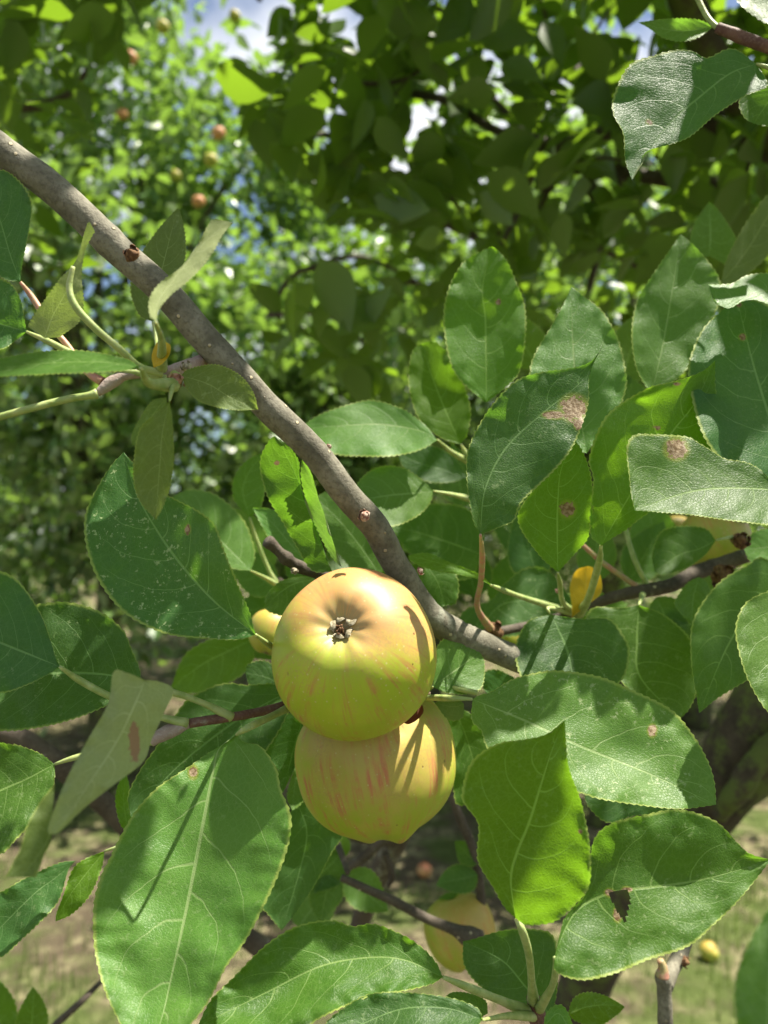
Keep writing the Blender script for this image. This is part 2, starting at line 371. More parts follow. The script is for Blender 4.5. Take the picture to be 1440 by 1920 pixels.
# ---------------------------------------------------------------- trees behind
def leaf_template(nu, shape=.5):
    """verts (u along, v across), list of rows of 3: returns array (k,3) local: x across, y along, z up"""
    V = []; F = []
    for i in range(nu+1):
        t = i/nu; wd = .29*math.sin(math.pi*t**.72)**1.05 if 0 < t < 1 else 0
        z = -.12*t*t
        V += [(-wd, t, z+.25*wd), (0, t, z), (wd, t, z+.25*wd)]
    for i in range(nu):
        k = 3*i; F += [(k, k+1, k+4, k+3), (k+1, k+2, k+5, k+4)]
    return np.array(V), np.array(F)
def place_leaves(pos, size, rng_, nu, droop=.5, face=None):
    """leaves at pos (n,3), random orientation with mostly upward normals"""
    TV, TF = leaf_template(nu); TV = TV - np.array([0, .5, 0]); n = len(pos)
    nrm = rng_.normal(size=(n, 3))*.75 + np.array([0, 0, .9])
    if face is not None: nrm += np.array(face)
    nrm /= np.linalg.norm(nrm, axis=1)[:, None]
    d = rng_.normal(size=(n, 3)) + np.array([0, 0, -droop]); d -= nrm*np.sum(d*nrm, 1)[:, None]; d /= np.linalg.norm(d, axis=1)[:, None]
    s = np.cross(d, nrm); sz = size*(.65+.6*rng_.random(n))
    V = (pos[:, None, :] + sz[:, None, None]*(TV[None, :, 0:1]*s[:, None, :] + TV[None, :, 1:2]*d[:, None, :] + TV[None, :, 2:3]*nrm[:, None, :]))
    F = (TF[None] + (np.arange(n)*len(TV))[:, None, None])
    r = np.repeat(rng_.random(n), len(TV))
    return V.reshape(-1, 3), F.reshape(-1, 4).tolist(), r
def far_tree(X, Y, zc, rx, ry, rz, nclump, nleaf, size, seed, label, mat='far', trunk_r=.09, zmin=.5):
    rr = np.random.default_rng(seed)
    t = thing('apple_tree', (X, Y, 0), label, 'tree', 'orchard trees behind')
    top = Vector((X + rr.normal()*.1, Y, zc-.3*rz))
    Vv, Ff, UV = tube_geo([Vector((X, Y, -.05)), Vector((X+.05, Y, .4*zc)), top], [trunk_r*1.35, trunk_r, trunk_r*.6], 14, 12, .15, 6)
    tr = link('trunk', Vv, Ff, M['trunk'], t, uv=UV, origin=(X, Y, 0))
    cl = []
    for k in range(nclump):
        while True:
            q = rr.uniform(-1, 1, 3)
            if .25 < np.linalg.norm(q) < 1: break
        c = np.array([X+q[0]*rx, Y+q[1]*ry, zc+q[2]*rz])
        if c[2] > zmin: cl.append(c)
    for c in cl[::5][:14]:
        Vv, Ff, UV = tube_geo([Vector((X+.03, Y, .45*zc)), (top+Vector(c))/2+Vector((0, 0, .15)), Vector(c)], [trunk_r*.5, trunk_r*.3, .012], 12, 7, .1, 8)
        link('branch', Vv, Ff, M['trunk'], t, uv=UV, origin=top)
    pos = np.vstack([rr.normal(size=(max(4, int(nleaf/len(cl))), 3))*np.array([.165, .165, .13])*(rx/1.2)**.5 + c for c in cl])
    pos = pos[pos[:, 2] > zmin-.2]
    V_, F_, r_ = place_leaves(pos, size, rr, 3)
    link('crown', V_, F_, CM[mat], t, attrs={'rnd': r_}, smooth=False, origin=(X, Y, zc))
    return t, cl
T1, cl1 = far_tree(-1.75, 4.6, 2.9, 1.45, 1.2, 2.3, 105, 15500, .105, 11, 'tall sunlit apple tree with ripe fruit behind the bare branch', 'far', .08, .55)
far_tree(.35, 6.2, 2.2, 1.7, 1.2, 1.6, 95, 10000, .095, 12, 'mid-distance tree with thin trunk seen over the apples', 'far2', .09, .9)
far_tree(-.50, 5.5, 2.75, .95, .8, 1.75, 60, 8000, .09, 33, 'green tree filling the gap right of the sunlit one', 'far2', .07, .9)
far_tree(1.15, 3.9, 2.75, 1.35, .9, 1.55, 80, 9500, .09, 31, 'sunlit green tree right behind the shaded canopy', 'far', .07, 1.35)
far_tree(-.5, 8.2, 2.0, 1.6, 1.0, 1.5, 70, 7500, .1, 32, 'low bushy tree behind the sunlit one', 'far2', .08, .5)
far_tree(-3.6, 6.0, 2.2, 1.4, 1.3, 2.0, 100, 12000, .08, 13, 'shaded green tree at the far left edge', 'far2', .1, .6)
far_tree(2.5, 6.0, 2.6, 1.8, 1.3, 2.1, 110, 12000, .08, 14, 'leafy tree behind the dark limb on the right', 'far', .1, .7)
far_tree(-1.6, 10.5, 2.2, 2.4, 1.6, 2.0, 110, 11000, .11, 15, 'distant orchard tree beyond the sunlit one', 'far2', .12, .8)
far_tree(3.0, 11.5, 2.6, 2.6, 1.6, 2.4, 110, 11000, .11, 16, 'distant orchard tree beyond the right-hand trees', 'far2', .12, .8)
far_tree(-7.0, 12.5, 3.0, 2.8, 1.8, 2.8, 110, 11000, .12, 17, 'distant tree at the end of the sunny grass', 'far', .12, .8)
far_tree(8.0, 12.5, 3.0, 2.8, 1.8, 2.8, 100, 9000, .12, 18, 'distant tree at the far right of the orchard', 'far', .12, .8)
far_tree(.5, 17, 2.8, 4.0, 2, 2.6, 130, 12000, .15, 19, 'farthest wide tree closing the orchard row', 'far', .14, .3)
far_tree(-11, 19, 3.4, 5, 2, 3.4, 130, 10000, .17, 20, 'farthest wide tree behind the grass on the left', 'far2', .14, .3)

# ---------------------------------------------------------------- near tree: limbs, canopy
nt_ = thing('apple_tree', P(1240, 1900, .9) - Vector((0, 0, .8)), 'near apple tree with mossy dark limb and shaded canopy over the fruit', 'tree')
def limb(pts, name='branch', mat='twig', n=60, seg=14, rough=.10, freq=25, label=None):
    return ptube(name, pts, M[mat], nt_, n, seg, rough, freq, label=label)
limb([(1560, 1190, .80, 78), (1450, 1330, .80, 76), (1390, 1420, .82, 72), (1300, 1530, .86, 62), (1190, 1680, .92, 52), (1095, 1850, 1.0, 46), (1040, 2100, 1.2, 46), (1020, 2500, 1.6, 46)], 'trunk', 'trunk', 110, 28, .10, 30, 'thick mossy limb leaning down to the left')
limb([(1500, 1350, .74, 26), (1430, 1420, .75, 24), (1385, 1480, .76, 22), (1350, 1530, .78, 15)], 'branch', 'trunk', 40, 14, .28, 45)
limb([(1700, 330, 1.1, 30), (1480, 290, 1.15, 26), (1340, 228, 1.2, 22), (1180, 235, 1.25, 17), (1100, 262, 1.3, 14), (1010, 268, 1.3, 12), (950, 215, 1.35, 9), (870, 130, 1.4, 6)])
limb([(1010, 270, 1.3, 10), (920, 240, 1.35, 8), (840, 190, 1.4, 8), (740, 172, 1.45, 7), (600, 155, 1.5, 6), (560, 120, 1.5, 4)])
limb([(1012, 272, 1.3, 8), (1000, 320, 1.28, 7), (975, 390, 1.25, 6), (935, 470, 1.22, 5), (905, 560, 1.2, 4)])
limb([(1360, 350, 1.4, 16), (1200, 330, 1.45, 14), (1060, 320, 1.5, 12), (980, 440, 1.6, 6)])
limb([(1100, 330, 1.5, 12), (1130, 420, 1.5, 9), (1110, 520, 1.5, 7), (1080, 640, 1.5, 5)])
limb([(900, 450, 1.5, 7), (820, 410, 1.55, 7), (740, 355, 1.6, 6), (690, 330, 1.6, 4)])
limb([(1270, -60, 1.0, 34), (1310, 60, 1.05, 30), (1390, 190, 1.1, 28), (1520, 330, 1.15, 26), (1700, 460, 1.2, 26)], mat='trunk')
limb([(-60, 190, 1.2, 10), (60, 200, 1.25, 9), (130, 175, 1.3, 6), (170, 120, 1.3, 4)])
# lower background branches
limb([(-60, 1365, .55, 17), (20, 1375, .56, 18), (80, 1410, .57, 19), (130, 1450, .58, 20), (215, 1525, .6, 20), (330, 1640, .64, 20), (480, 1770, .68, 19), (600, 1830, .72, 18)])
limb([(640, 1645, .5, 7), (690, 1668, .5, 8), (740, 1690, .5, 9), (800, 1722, .5, 9), (850, 1742, .5, 11), (880, 1757, .5, 20), (905, 1762, .5, 16)], label='thin twig ending in a knobbly swollen tip')
limb([(845, 1490, .56, 6), (865, 1540, .56, 9), (890, 1600, .56, 8), (898, 1650, .56, 9), (903, 1695, .56, 8)])
limb([(760, 1540, .62, 20), (735, 1590, .63, 21), (705, 1650, .65, 20), (675, 1730, .68, 18), (650, 1830, .7, 16)])
limb([(620, 1560, .6, 9), (680, 1570, .61, 10), (740, 1575, .62, 10)])
limb([(735, 1560, .60, 8), (690, 1600, .6, 9), (640, 1640, .6, 9)])
limb([(722, 1600, .62, 6), (735, 1640, .62, 7), (728, 1662, .62, 4)])
limb([(100, 1925, .6, 7), (150, 1880, .6, 6), (190, 1840, .62, 4)])
rt = random.Random(77)
for k in range(26):
    x = rt.uniform(480, 1440); y = rt.uniform(-60, 620); d = rt.uniform(1.1, 1.8); a_ = rt.uniform(-2.6, .6); L_ = rt.uniform(120, 300); c_ = rt.uniform(-.5, .5)
    limb([(x, y, d, 5), (x+L_*.5*math.cos(a_), y+L_*.5*math.sin(a_), d+.05, 4), (x+L_*math.cos(a_+c_), y+L_*math.sin(a_+c_), d+.1, 2)], 'twig', n=16, seg=6)
# crown leaves: in front of the far trees, above the fruit
rr = np.random.default_rng(5); pos = []
def inpoly(x, y, poly):
    c = False; n = len(poly)
    for i in range(n):
        x1, y1 = poly[i]; x2, y2 = poly[(i+1) % n]
        if (y1 > y) != (y2 > y) and x < (x2-x1)*(y-y1)/(y2-y1)+x1: c = not c
    return c
regs = [([(445, 110), (520, 110), (560, 0), (620, -200), (1750, -200), (1750, 480), (1200, 520), (860, 480), (640, 420), (560, 330), (470, 260)], 1700, (.95, 2.1)),
        ([(520, 40), (800, -60), (800, 420), (600, 420), (520, 250)], 330, (1.1, 2.0)),
        ([(670, 190), (880, 190), (880, 370), (670, 370)], 80, (1.2, 1.8)),
        ([(620, 380), (1500, 380), (1500, 800), (1000, 760), (700, 700), (600, 560)], 330, (1.2, 2.3)),
        ([(-250, -200), (420, -200), (300, -30), (235, 90), (170, 180), (150, 260), (60, 330), (-250, 400)], 330, (.9, 1.6)),
        ([(-250, 250), (130, 250), (220, 420), (120, 640), (-250, 700)], 60, (1.1, 1.8)),
        ([(430, 560), (700, 520), (720, 760), (560, 700)], 34, (.9, 1.3))]
for poly, n, (d0, d1) in regs:
    xs = [p[0] for p in poly]; ys = [p[1] for p in poly]; k = 0
    while k < n:
        x = rr.uniform(min(xs), max(xs)); y = rr.uniform(min(ys), max(ys))
        if not inpoly(x, y, poly): continue
        if noise.noise(Vector((x*.011, y*.011, 2.2))) < -.36: k += .5; continue
        pos.append(P(x, y, rr.uniform(d0, d1))); k += 1
V_, F_, r_ = place_leaves(np.array(pos), .078, rr, 6, .6)
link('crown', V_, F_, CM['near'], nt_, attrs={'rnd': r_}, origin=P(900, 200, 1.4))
# unseen canopy leaves added overhead to shade the fruit, gaps kept over sunlit spots
LIT = [(260, 1715, .285, 48), (445, 1600, .28, 60), (300, 1850, .285, 55), (400, 1740, .28, 45), (1120, 1360, .31, 70), (1230, 1440, .31, 70), (1030, 1330, .31, 30), (1260, 1690, .272, 75), (1380, 1640, .272, 40),
       (1130, 1790, .272, 35), (1088, 1560, .257, 16), (1098, 1640, .257, 14), (1078, 1500, .257, 10), (1092, 1600, .257, 12), (1225, 890, .30, 40), (1320, 950, .30, 40), (1330, 640, .355, 25), (1190, 775, .345, 20), (930, 930, .315, 28),
       (900, 1200, .37, 30), (860, 1180, .365, 20), (700, 1105, .30, 45), (755, 1115, .31, 35), (640, 1120, .30, 30), (625, 1195, .292, 35), (745, 1400, .335, 26), (120, 1345, .30, 40), (30, 1340, .30, 30), (1425, 1170, .31, 35), (670, 840, .44, 40),
       (790, 920, .43, 30), (1090, 640, .39, 40), (1345, 120, .34, 22), (110, 570, .27, 28), (360, 500, .235, 25), (250, 1125, .301, 22), (380, 980, .301, 16), (870, 1215, .355, 28), (1020, 1190, .37, 22), (440, 750, .27, 14), (560, 1850, .28, 30),
       (410, 1300, .35, 20), (640, 900, .33, 16), (1245, 1880, .40, 30), (1240, 560, .42, 30), (30, 1450, .32, 30), (20, 1720, .33, 25), (460, 1400, .29, 20), (600, 980, .34, 14), (1400, 900, .30, 25), (905, 640, .42, 45), (940, 560, .42, 30), (1250, 640, .42, 45), (395, 1000, .301, 22), (355, 955, .301, 14), (1270, 735, .345, 14), (1100, 760, .39, 25), (800, 740, .46, 25)]
LIT = [(P(x, y, d), r/FPX*d) for x, y, d, r in LIT]
pos = []; shade_pos = []; small_pos = []; ctr = Vector((0, .33, 1.5)); a1 = SUN.cross(Vector((0, 1, 0))).normalized(); a2 = SUN.cross(a1).normalized()
tries = 0
while len(pos) < 3000 and tries < 60000:
    tries += 1
    tt = rr.uniform(.50, 1.7); q = ctr + SUN*tt + a1*rr.uniform(-.55, .55) + a2*rr.uniform(-.5, .5)
    v = q - CAM; dd = v.y*math.cos(PITCH)+v.z*math.sin(PITCH); zz = -v.y*math.sin(PITCH)+v.z*math.cos(PITCH)
    if dd > 0 and zz/dd < .80: continue
    if any(((q-c) - SUN*(q-c).dot(SUN)).length < rad_ + .024 for c, rad_ in LIT): continue
    pos.append(q)
V_, F_, r_ = place_leaves(np.array(pos), .052, rr, 6, .4)
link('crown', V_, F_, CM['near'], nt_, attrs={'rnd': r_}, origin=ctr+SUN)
for (x, y, d) in [(925, 1430, .257), (975, 1425, .257), (905, 1480, .257), (955, 1480, .257), (1005, 1490, .257), (910, 1550, .257), (960, 1540, .257), (1000, 1550, .257), (930, 1610, .257), (980, 1600, .257), (945, 1670, .257), (995, 1660, .257), (1000, 1710, .257), (1010, 1710, .257)]:
    small_pos.append(P(x-66, y, d) + SUN*rr.uniform(.50, .62))
V_, F_, r_ = place_leaves(np.array(small_pos), .026, rr, 8, .2, face=(0, 0, 2.0))
link('crown', V_, F_, CM['near'], nt_, attrs={'rnd': r_}, origin=ctr+SUN)  # tiny out-of-view leaves, added only to shade the upright lower-right leaf
for (x, y, d) in [(1000, 800, .315), (960, 870, .315), (1060, 770, .315), (1045, 950, .335), (1040, 1010, .335),
    (330, 1545, .285), (300, 1600, .285), (815, 1235, .31), (290, 1060, .288), (230, 1000, .288), (330, 1110, .288), (400, 1110, .288), (240, 930, .288), (300, 1130, .288), (200, 1050, .288), (270, 980, .288), (1100, 1250, .37), (1040, 1260, .37), (1250, 1230, .40), (1220, 1300, .40),
    (60, 1200, .285), (30, 1150, .285), (170, 1200, .305), (1250, 900, .35), (1290, 885, .30), (1400, 935, .30), (1230, 930, .30), (1200, 900, .345), (1400, 700, .355), (1250, 200, .34), (1220, 260, .34), (1200, 180, .34), (1180, 250, .34), (1300, 170, .34), (1230, 130, .34), (1290, 240, .34), (1180, 150, .34), (1340, 210, .34), (1075, 900, .335), (1010, 960, .335), (1060, 880, .335), (1040, 830, .315), (920, 830, .315), (990, 740, .315), (1240, 1020, .36), (1160, 960, .345), (1140, 880, .345), (30, 430, .285), (300, 850, .25), (380, 720, .27), (1390, 1200, .38), (650, 1470, .34), (810, 1450, .34), (700, 1500, .34), (620, 1420, .34)]:
    q = P(x, y, d) + SUN*rr.uniform(.42, .60)
    if not any(((q-c) - SUN*(q-c).dot(SUN)).length < rad_ + .008 for c, rad_ in LIT): shade_pos.append(q)
V_, F_, r_ = place_leaves(np.array(shade_pos), .040, rr, 8, .2, face=(0, 0, 2.0))
link('crown', V_, F_, CM['near'], nt_, attrs={'rnd': r_}, origin=ctr+SUN)  # unseen leaves added along the sun's rays to throw shade on chosen spots
pos = []
while len(pos) < 5600:
    q = Vector((rr.uniform(-2.2, 2.6), rr.uniform(.62, 3.2), rr.uniform(2.3, 3.4)))
    v = q - CAM
    if v.z/v.y < .80: continue
    qq = q - SUN*(q.z/SUN.z)
    if noise.noise(Vector((qq.x*2.6, qq.y*2.6, 4))) > .30: continue
    pos.append(q)
V_, F_, r_ = place_leaves(np.array(pos), .09, rr, 4, .4)
link('crown', V_, F_, CM['near'], nt_, attrs={'rnd': r_}, origin=ctr+SUN)  # higher unseen leaves, added and clumped to darken the canopy and dapple the ground

# ---------------------------------------------------------------- foreground leaves
SEED = [0]
def patch(mid, L, Rr, d, sx, sy, fL, fR, n, m, under, closed=True, wav=.0012, serr=3.2, curl=0.0, teeth=4, uspan=(0, 1)):
    SEED[0] += 1; sd = SEED[0]*7.3
    z3 = lambda p: (p[0], p[1], p[2] if len(p) > 2 else 0.0)
    mid = [z3(p) for p in mid]; L = [z3(p) for p in L]; Rr = [z3(p) for p in Rr]
    if closed: L = [mid[0]] + L + [mid[-1]]; Rr = [mid[0]] + Rr + [mid[-1]]
    Mc, Lc, Rc = cr_sample(mid, n), cr_sample(L, n), cr_sample(Rr, n)
    xc, yc = Mc[:, 0].mean(), Mc[:, 1].mean()
    px = []; V = []; UV = []
    for i in range(n+1):
        t = i/n; row = []
        for j in range(-m, m+1):
            v = abs(j)/m; E = Lc[i] if j < 0 else Rc[i]; f = fL if j < 0 else fR
            dv = E - Mc[i]; wd = math.hypot(dv[0], dv[1])
            p = Mc[i] + dv*v
            ex = 0
            if abs(j) == m and wd > 1:
                ph = (i % teeth)/teeth; ex = serr*(ph-.4)*min(1, wd/20)
                p = p + np.array([dv[0]/wd, dv[1]/wd, 0])*ex
            px.append((p[0], p[1]))
            wob = wav*(1.5*noise.noise(Vector((p[0]*.011, p[1]*.011, sd))) + .85*v*v*noise.noise(Vector((p[0]*.035, p[1]*.035, sd+9))))
            dep = d + (sy*(yc-p[1]) + sx*(p[0]-xc))*d/FPX + p[2] + wob
            dep += -f*wd*(v**1.25)*d/FPX + curl*(t*t)*.01
            V.append(P(p[0], p[1], dep)); UV.append((uspan[0]+(uspan[1]-uspan[0])*t, j/m))
    F = []; W = 2*m+1
    for i in range(n):
        for j in range(2*m):
            k = i*W+j; F.append((k, k+1, k+W+1, k+W))
    # orientation: upper side towards the camera unless under
    i = n//2; k = i*W+m//2
    a, b, c = V[k], V[k+1], V[k+W]
    nn = (b-a).cross(c-a)
    tocam = CAM - a
    if (nn.dot(tocam) > 0) == under: F = [tuple(reversed(f)) for f in F]
    return V, F, UV, px
def in_spot(px, spots):
    v = 0
    for s in spots:
        dx = (px[0]-s[0])/s[2]; dy = (px[1]-s[1])/(s[3] if len(s) > 3 else s[2]); r = math.hypot(dx, dy)
        v = max(v, 1 - .55*r)
    return max(0, v)
def leaf(parent, mid, L, Rr, d, sx=0, sy=.5, fL=.25, fR=.25, mat='green', under=False, n=120, m=10, spots=(), speck=.3, pet=None, pr=4.5, pmat='petiole', label=None, holes=(), closed=True, wav=.0025, serr=3.2, curl=0, extra=(), name='leaf'):
    V, F, UV, px = patch(mid, L, Rr, d, sx, sy, fL, fR, n, m, under, closed, wav, serr, curl)
    base = V[m].copy()
    for e in extra:
        e = dict(e); v2, f2, u2, p2 = patch(e['mid'], e['L'], e['R'], e.get('d', d), e.get('sx', sx), e.get('sy', sy), e.get('fL', .1), e.get('fR', .1), e.get('n', 80), 8, e.get('under', False), e.get('closed', True), wav, serr, 0)
        o = len(V); V += v2; UV += u2; px += p2; F += [tuple(a+o for a in f) for f in f2]
    if holes:
        F = [f for f in F if not any(inpoly(sum(px[a][0] for a in f)/4, sum(px[a][1] for a in f)/4, h) for h in holes)]
    dmg = [in_spot(q, spots) for q in px] if spots else [0.0]*len(V)
    ob = link(name, V, F, M[mat], parent, uv=UV, attrs={'dmg': dmg, 'speck': [float(speck)]*len(V)}, origin=base)
    if label: ob['label'] = label
    if pet:
        W = [base + (base-V[m+(2*m+1)*4])*.05] + [P(*p) for p in pet]; k = len(W)
        rad = [pr*.45/FPX*d] + [pr/FPX*p[2]*(1 if i < len(pet)-1 else 1.6) for i, p in enumerate(pet)]
        tv, tf, tu = tube_geo(W, rad, 26, 9, .03, 150)
        po = link('petiole', tv, tf, M[pmat], ob, uv=tu, origin=base)
    return ob
def auto_leaf(parent, x, y, length, ang, d, wr=.30, sx=0, sy=.4, fold=.2, mat='green', bend=.1, squash=1, n=60, m=6, **kw):
    """leaf from base (x,y) running along ang (degrees, 0 = right, 90 = up in the photo)"""
    a = R(ang); dx, dy = math.cos(a), -math.sin(a); qx, qy = -dy, dx
    mid, L, Rr = [], [], []
    for t in (0, .25, .5, .75, 1):
        o = bend*length*math.sin(math.pi*t*.5)**2
        mid.append((x+dx*length*t+qx*o, y+dy*length*t+qy*o))
    for t, w_ in ((.04, .35), (.15, .78), (.32, 1), (.5, .97), (.68, .74), (.84, .42), (.94, .16)):
        o = bend*length*math.sin(math.pi*t*.5)**2; cx = x+dx*length*t+qx*o; cy = y+dy*length*t+qy*o; ww = wr*length*w_*squash
        L.append((cx-qx*ww, cy-qy*ww)); Rr.append((cx+qx*ww, cy+qy*ww))
    return leaf(parent, mid, L, Rr, d, sx, sy, fold, fold, mat, n=n, m=m, **kw)

# ================= main bare branch with its spur
br = thing('apple_branch', P(390, 640, .31), 'smooth grey brown apple branch sloping down behind the upper apple, with a leafy spur', 'branch')
ptube('limb', [(-90, 215, .285, 30.1), (0, 281, .29, 29.6), (109, 362, .295, 29.1), (222, 470, .30, 28.2), (310, 549, .305, 27.7), (383, 634, .31, 27.7), (456, 712, .315, 27.3), (493, 755, .32, 26.8),
      (587, 845, .327, 26.3), (645, 922, .333, 26.3), (701, 985, .34, 26.3), (732, 1042, .347, 25.8), (758, 1085, .352, 25.4), (790, 1135, .358, 25.8), (812, 1160, .36, 26.3), (853, 1186, .365, 25.4),
      (913, 1212, .37, 24.4), (975, 1238, .375, 24.4), (1060, 1275, .385, 24.4), (1160, 1330, .40, 24.4)], M['bark'], br, 360, 36, .05, 70,
      bumps=[(.172, .006, .05), (.405, .012, .04), (.640, .006, .05), (.752, .0022, .07), (.759, .0016, .06), (.766, .0016, .07), (.773, .002, .05), (.735, .006, .04)])
def bud(parent, x, y, d, s, tilt=(0, -1, .3), label=None, n=7, name='bud', mat='bud', sd=0):
    """a little cone of overlapping scales"""
    rnd = random.Random(sd + int(x)); base = P(x, y, d); up = Vector(tilt).normalized(); a = up.orthogonal().normalized(); b = up.cross(a)
    s = s/FPX*d; V = []; F = []
    def add(vs, fs):
        k = len(V); V.extend(vs); F.extend([tuple(q+k for q in f) for f in fs])
    vs = []; seg = 12; rings = [(0, 1.05), (.35, .95), (.75, .62), (1.1, .3), (1.3, .02)]
    for h, r in rings:
        for j in range(seg):
            th = 2*math.pi*j/seg; rr_ = r*s*(1+.2*rnd.uniform(-1, 1)); vs.append(base+up*(h*s)+(a*math.cos(th)+b*math.sin(th))*rr_)
    fs = [(i*seg+j, i*seg+(j+1) % seg, (i+1)*seg+(j+1) % seg, (i+1)*seg+j) for i in range(len(rings)-1) for j in range(seg)]
    add(vs, fs)
    for k in range(n):
        th = 2*math.pi*k/n + rnd.uniform(-.3, .3); dr = a*math.cos(th)+b*math.sin(th); tg = up.cross(dr)
        r0 = s*rnd.uniform(.8, 1.1); hh = s*rnd.uniform(.6, 1.5); fl = rnd.uniform(-.3, .6)
        p0 = base+dr*r0; p1 = base+dr*(r0*(1+fl*.6))+up*hh*.6; p2 = base+dr*(r0*(.9+fl))+up*hh
        ww = s*.45
        add([p0-tg*ww, p0+tg*ww, p1+tg*ww*.8+dr*s*.1, p1-tg*ww*.8+dr*s*.1, p2, p1+dr*s*.25], [(0, 1, 5), (1, 2, 5), (2, 4, 5), (4, 3, 5), (3, 0, 5)])
    o = link(name, V, F, M[mat], parent, origin=base)
    if label: o['label'] = label
    return o
bud(br, 248, 478, .280, 13, (-.1, -1, .3), 'broken brown bud scar on the shaded side', 9, mat='stamen')
bud(br, 684, 968, .318, 10, (-.5, -1, .5), 'small pinkish bud with papery scales', 8)
bud(br, 786, 1072, .335, 7, (.8, -.4, .5), None, 6)
bud(br, 616, 838, .316, 5, (.8, -.3, .6), None, 5)
# spur (upper left)
ptube('spur_twig', [(402, 668, .324, 13), (362, 682, .306, 12), (325, 695, .288, 12), (290, 700, .285, 9), (240, 703, .282, 9), (208, 718, .28, 12), (182, 738, .278, 7)], M['greytwig'], br, 60, 16, .12, 300)
bud(br, 330, 712, .275, 13, (.1, -.6, -.5), None, 7, sd=4, mat='petpink')
bud(br, 350, 690, .286, 9, (-.3, -.7, .6), None, 7, sd=9, mat='sepal')
leaf(br, [(38, 528), (20, 480), (2, 420), (-25, 340)], [(5, 522), (-30, 480), (-50, 420), (-45, 370)], [(42, 495), (55, 430), (60, 382), (42, 345), (5, 318)], .285, .1, .2, .3, .1, 'blue', speck=.2,
     pet=[(62, 560, .285), (95, 610, .283), (128, 650, .282), (160, 695, .281), (192, 716, .28)], pr=6, pmat='petpink')
leaf(br, [(50, 622), (0, 608), (-70, 590)], [(30, 638), (0, 655), (-50, 640)], [(46, 600), (38, 560), (15, 528), (-40, 520)], .28, 0, .3, .1, .2, 'blue', pet=[(90, 640, .28), (130, 660, .28), (200, 690, .28), (260, 700, .282), (310, 712, .283)], pr=6)
leaf(br, [(84, 634), (100, 590), (130, 535), (144, 490), (158, 450), (168, 416)], [(52, 612), (66, 585), (85, 560), (112, 523), (137, 497), (149, 470), (157, 440), (164, 418)], [(112, 632), (150, 602), (157, 565), (153, 515), (160, 470), (170, 448), (178, 434)], .27, .3, -.2, .45, -.2, 'olive', True, closed=False, speck=0,
     label='pale curled leaf showing its ribbed underside', wav=.001)
ptube('petiole', [(137, 500, .262, 4), (130, 540, .262, 6), (142, 575, .262, 7), (180, 617, .265, 7), (225, 655, .27, 7), (262, 688, .276, 7), (305, 700, .28, 8)], M['petiole'], br, 50, 12)
leaf(br, [(286, 603), (290, 560), (305, 500), (320, 440), (333, 390)], [(262, 592), (247, 560), (245, 530), (262, 480), (292, 435), (318, 405)], [(300, 575), (315, 555), (342, 505), (349, 468), (346, 430), (338, 400)], .345, .2, .3, .1, .3, 'olive', speck=.6, pet=[(294, 640, .33), (300, 690, .30)], pr=4)
leaf(br, [(292, 605), (295, 570), (325, 525), (365, 475), (405, 435), (437, 417)], [(281, 592), (280, 560), (300, 530), (340, 500), (372, 455), (390, 422), (402, 411)], [(300, 578), (322, 552), (350, 530), (380, 500), (402, 470), (418, 440)], .235, .2, .9, .5, .2, 'olive', True, speck=0,
     pet=[(303, 640, .255), (303, 690, .28)], pr=7, label='narrow twisted olive leaf crossing in front of the limb')
leaf(br, [(288, 690), (298, 665), (312, 642)], [(284, 668), (292, 645), (304, 636)], [(305, 682), (318, 665), (320, 648)], .27, 0, .2, .3, .3, 'yellow', n=40, m=5, serr=.3, speck=0, label='tiny bright yellow leaf at the spur joint')
leaf(br, [(264, 690), (200, 679), (100, 680), (0, 690), (-50, 695)], [(240, 674), (190, 662), (130, 656), (60, 661), (0, 672), (-40, 682)], [(240, 694), (190, 698), (100, 701), (40, 704), (0, 706), (-40, 702)], .235, 0, 3.0, .6, .4, 'green', pet=[(280, 718, .25), (325, 722, .275)], pr=9, label='blurred green leaf seen almost edge-on')
leaf(br, [(340, 704), (390, 720), (432, 745), (484, 768)], [(350, 728), (370, 750), (400, 762), (442, 769)], [(350, 694), (375, 686), (410, 684), (450, 703), (475, 735)], .27, 0, .55, .1, .35, 'olive', speck=.5, pet=[(326, 702, .278)], pr=5, label='short oval leaf with pale mottled tip')
leaf(br, [(318, 752), (305, 810), (300, 870), (292, 975)], [(285, 780), (262, 805), (252, 850), (250, 900), (262, 940)], [(323, 790), (326, 850), (322, 900), (306, 950)], .25, .2, -.1, -.1, .4, 'olive', speck=.2, pet=[(322, 730, .265), (325, 712, .275)], pr=5, label='drooping grey green leaf hanging from the spur')
leaf(br, [(312, 745), (285, 780), (248, 836)], [(285, 752), (262, 785), (247, 815)], [(312, 765), (292, 795), (262, 828)], .262, 0, .2, .3, .3, 'olive', n=70)
ptube('petiole', [(182, 738, .278, 10), (165, 742, .277, 7), (120, 750, .276, 7), (50, 768, .272, 7), (-30, 790, .27, 7)], M['petiole'], br, 40, 12)
# side leaves lower on the branch (behind the apple's left)
leaf(br, [(623, 1072), (600, 1010), (575, 940), (545, 870), (515, 818)], [(585, 1070), (557, 1028), (530, 980), (502, 933), (488, 885), (490, 853), (505, 825)], [(613, 1050), (592, 995), (571, 940), (562, 895), (560, 863), (540, 835)], .345, -.2, -.15, .1, .2, 'green', speck=.1,
     spots=[(519, 868, 5)], extra=[dict(mid=[(641, 1064), (622, 1010), (605, 960), (588, 910), (566, 862)], L=[(622, 1045), (595, 995), (574, 940), (564, 895)], R=[(626, 1020), (612, 975), (598, 935), (583, 885)], under=True, sx=-.9, d=.343)],
     label='long leaf folded over to show a pale underside strip')

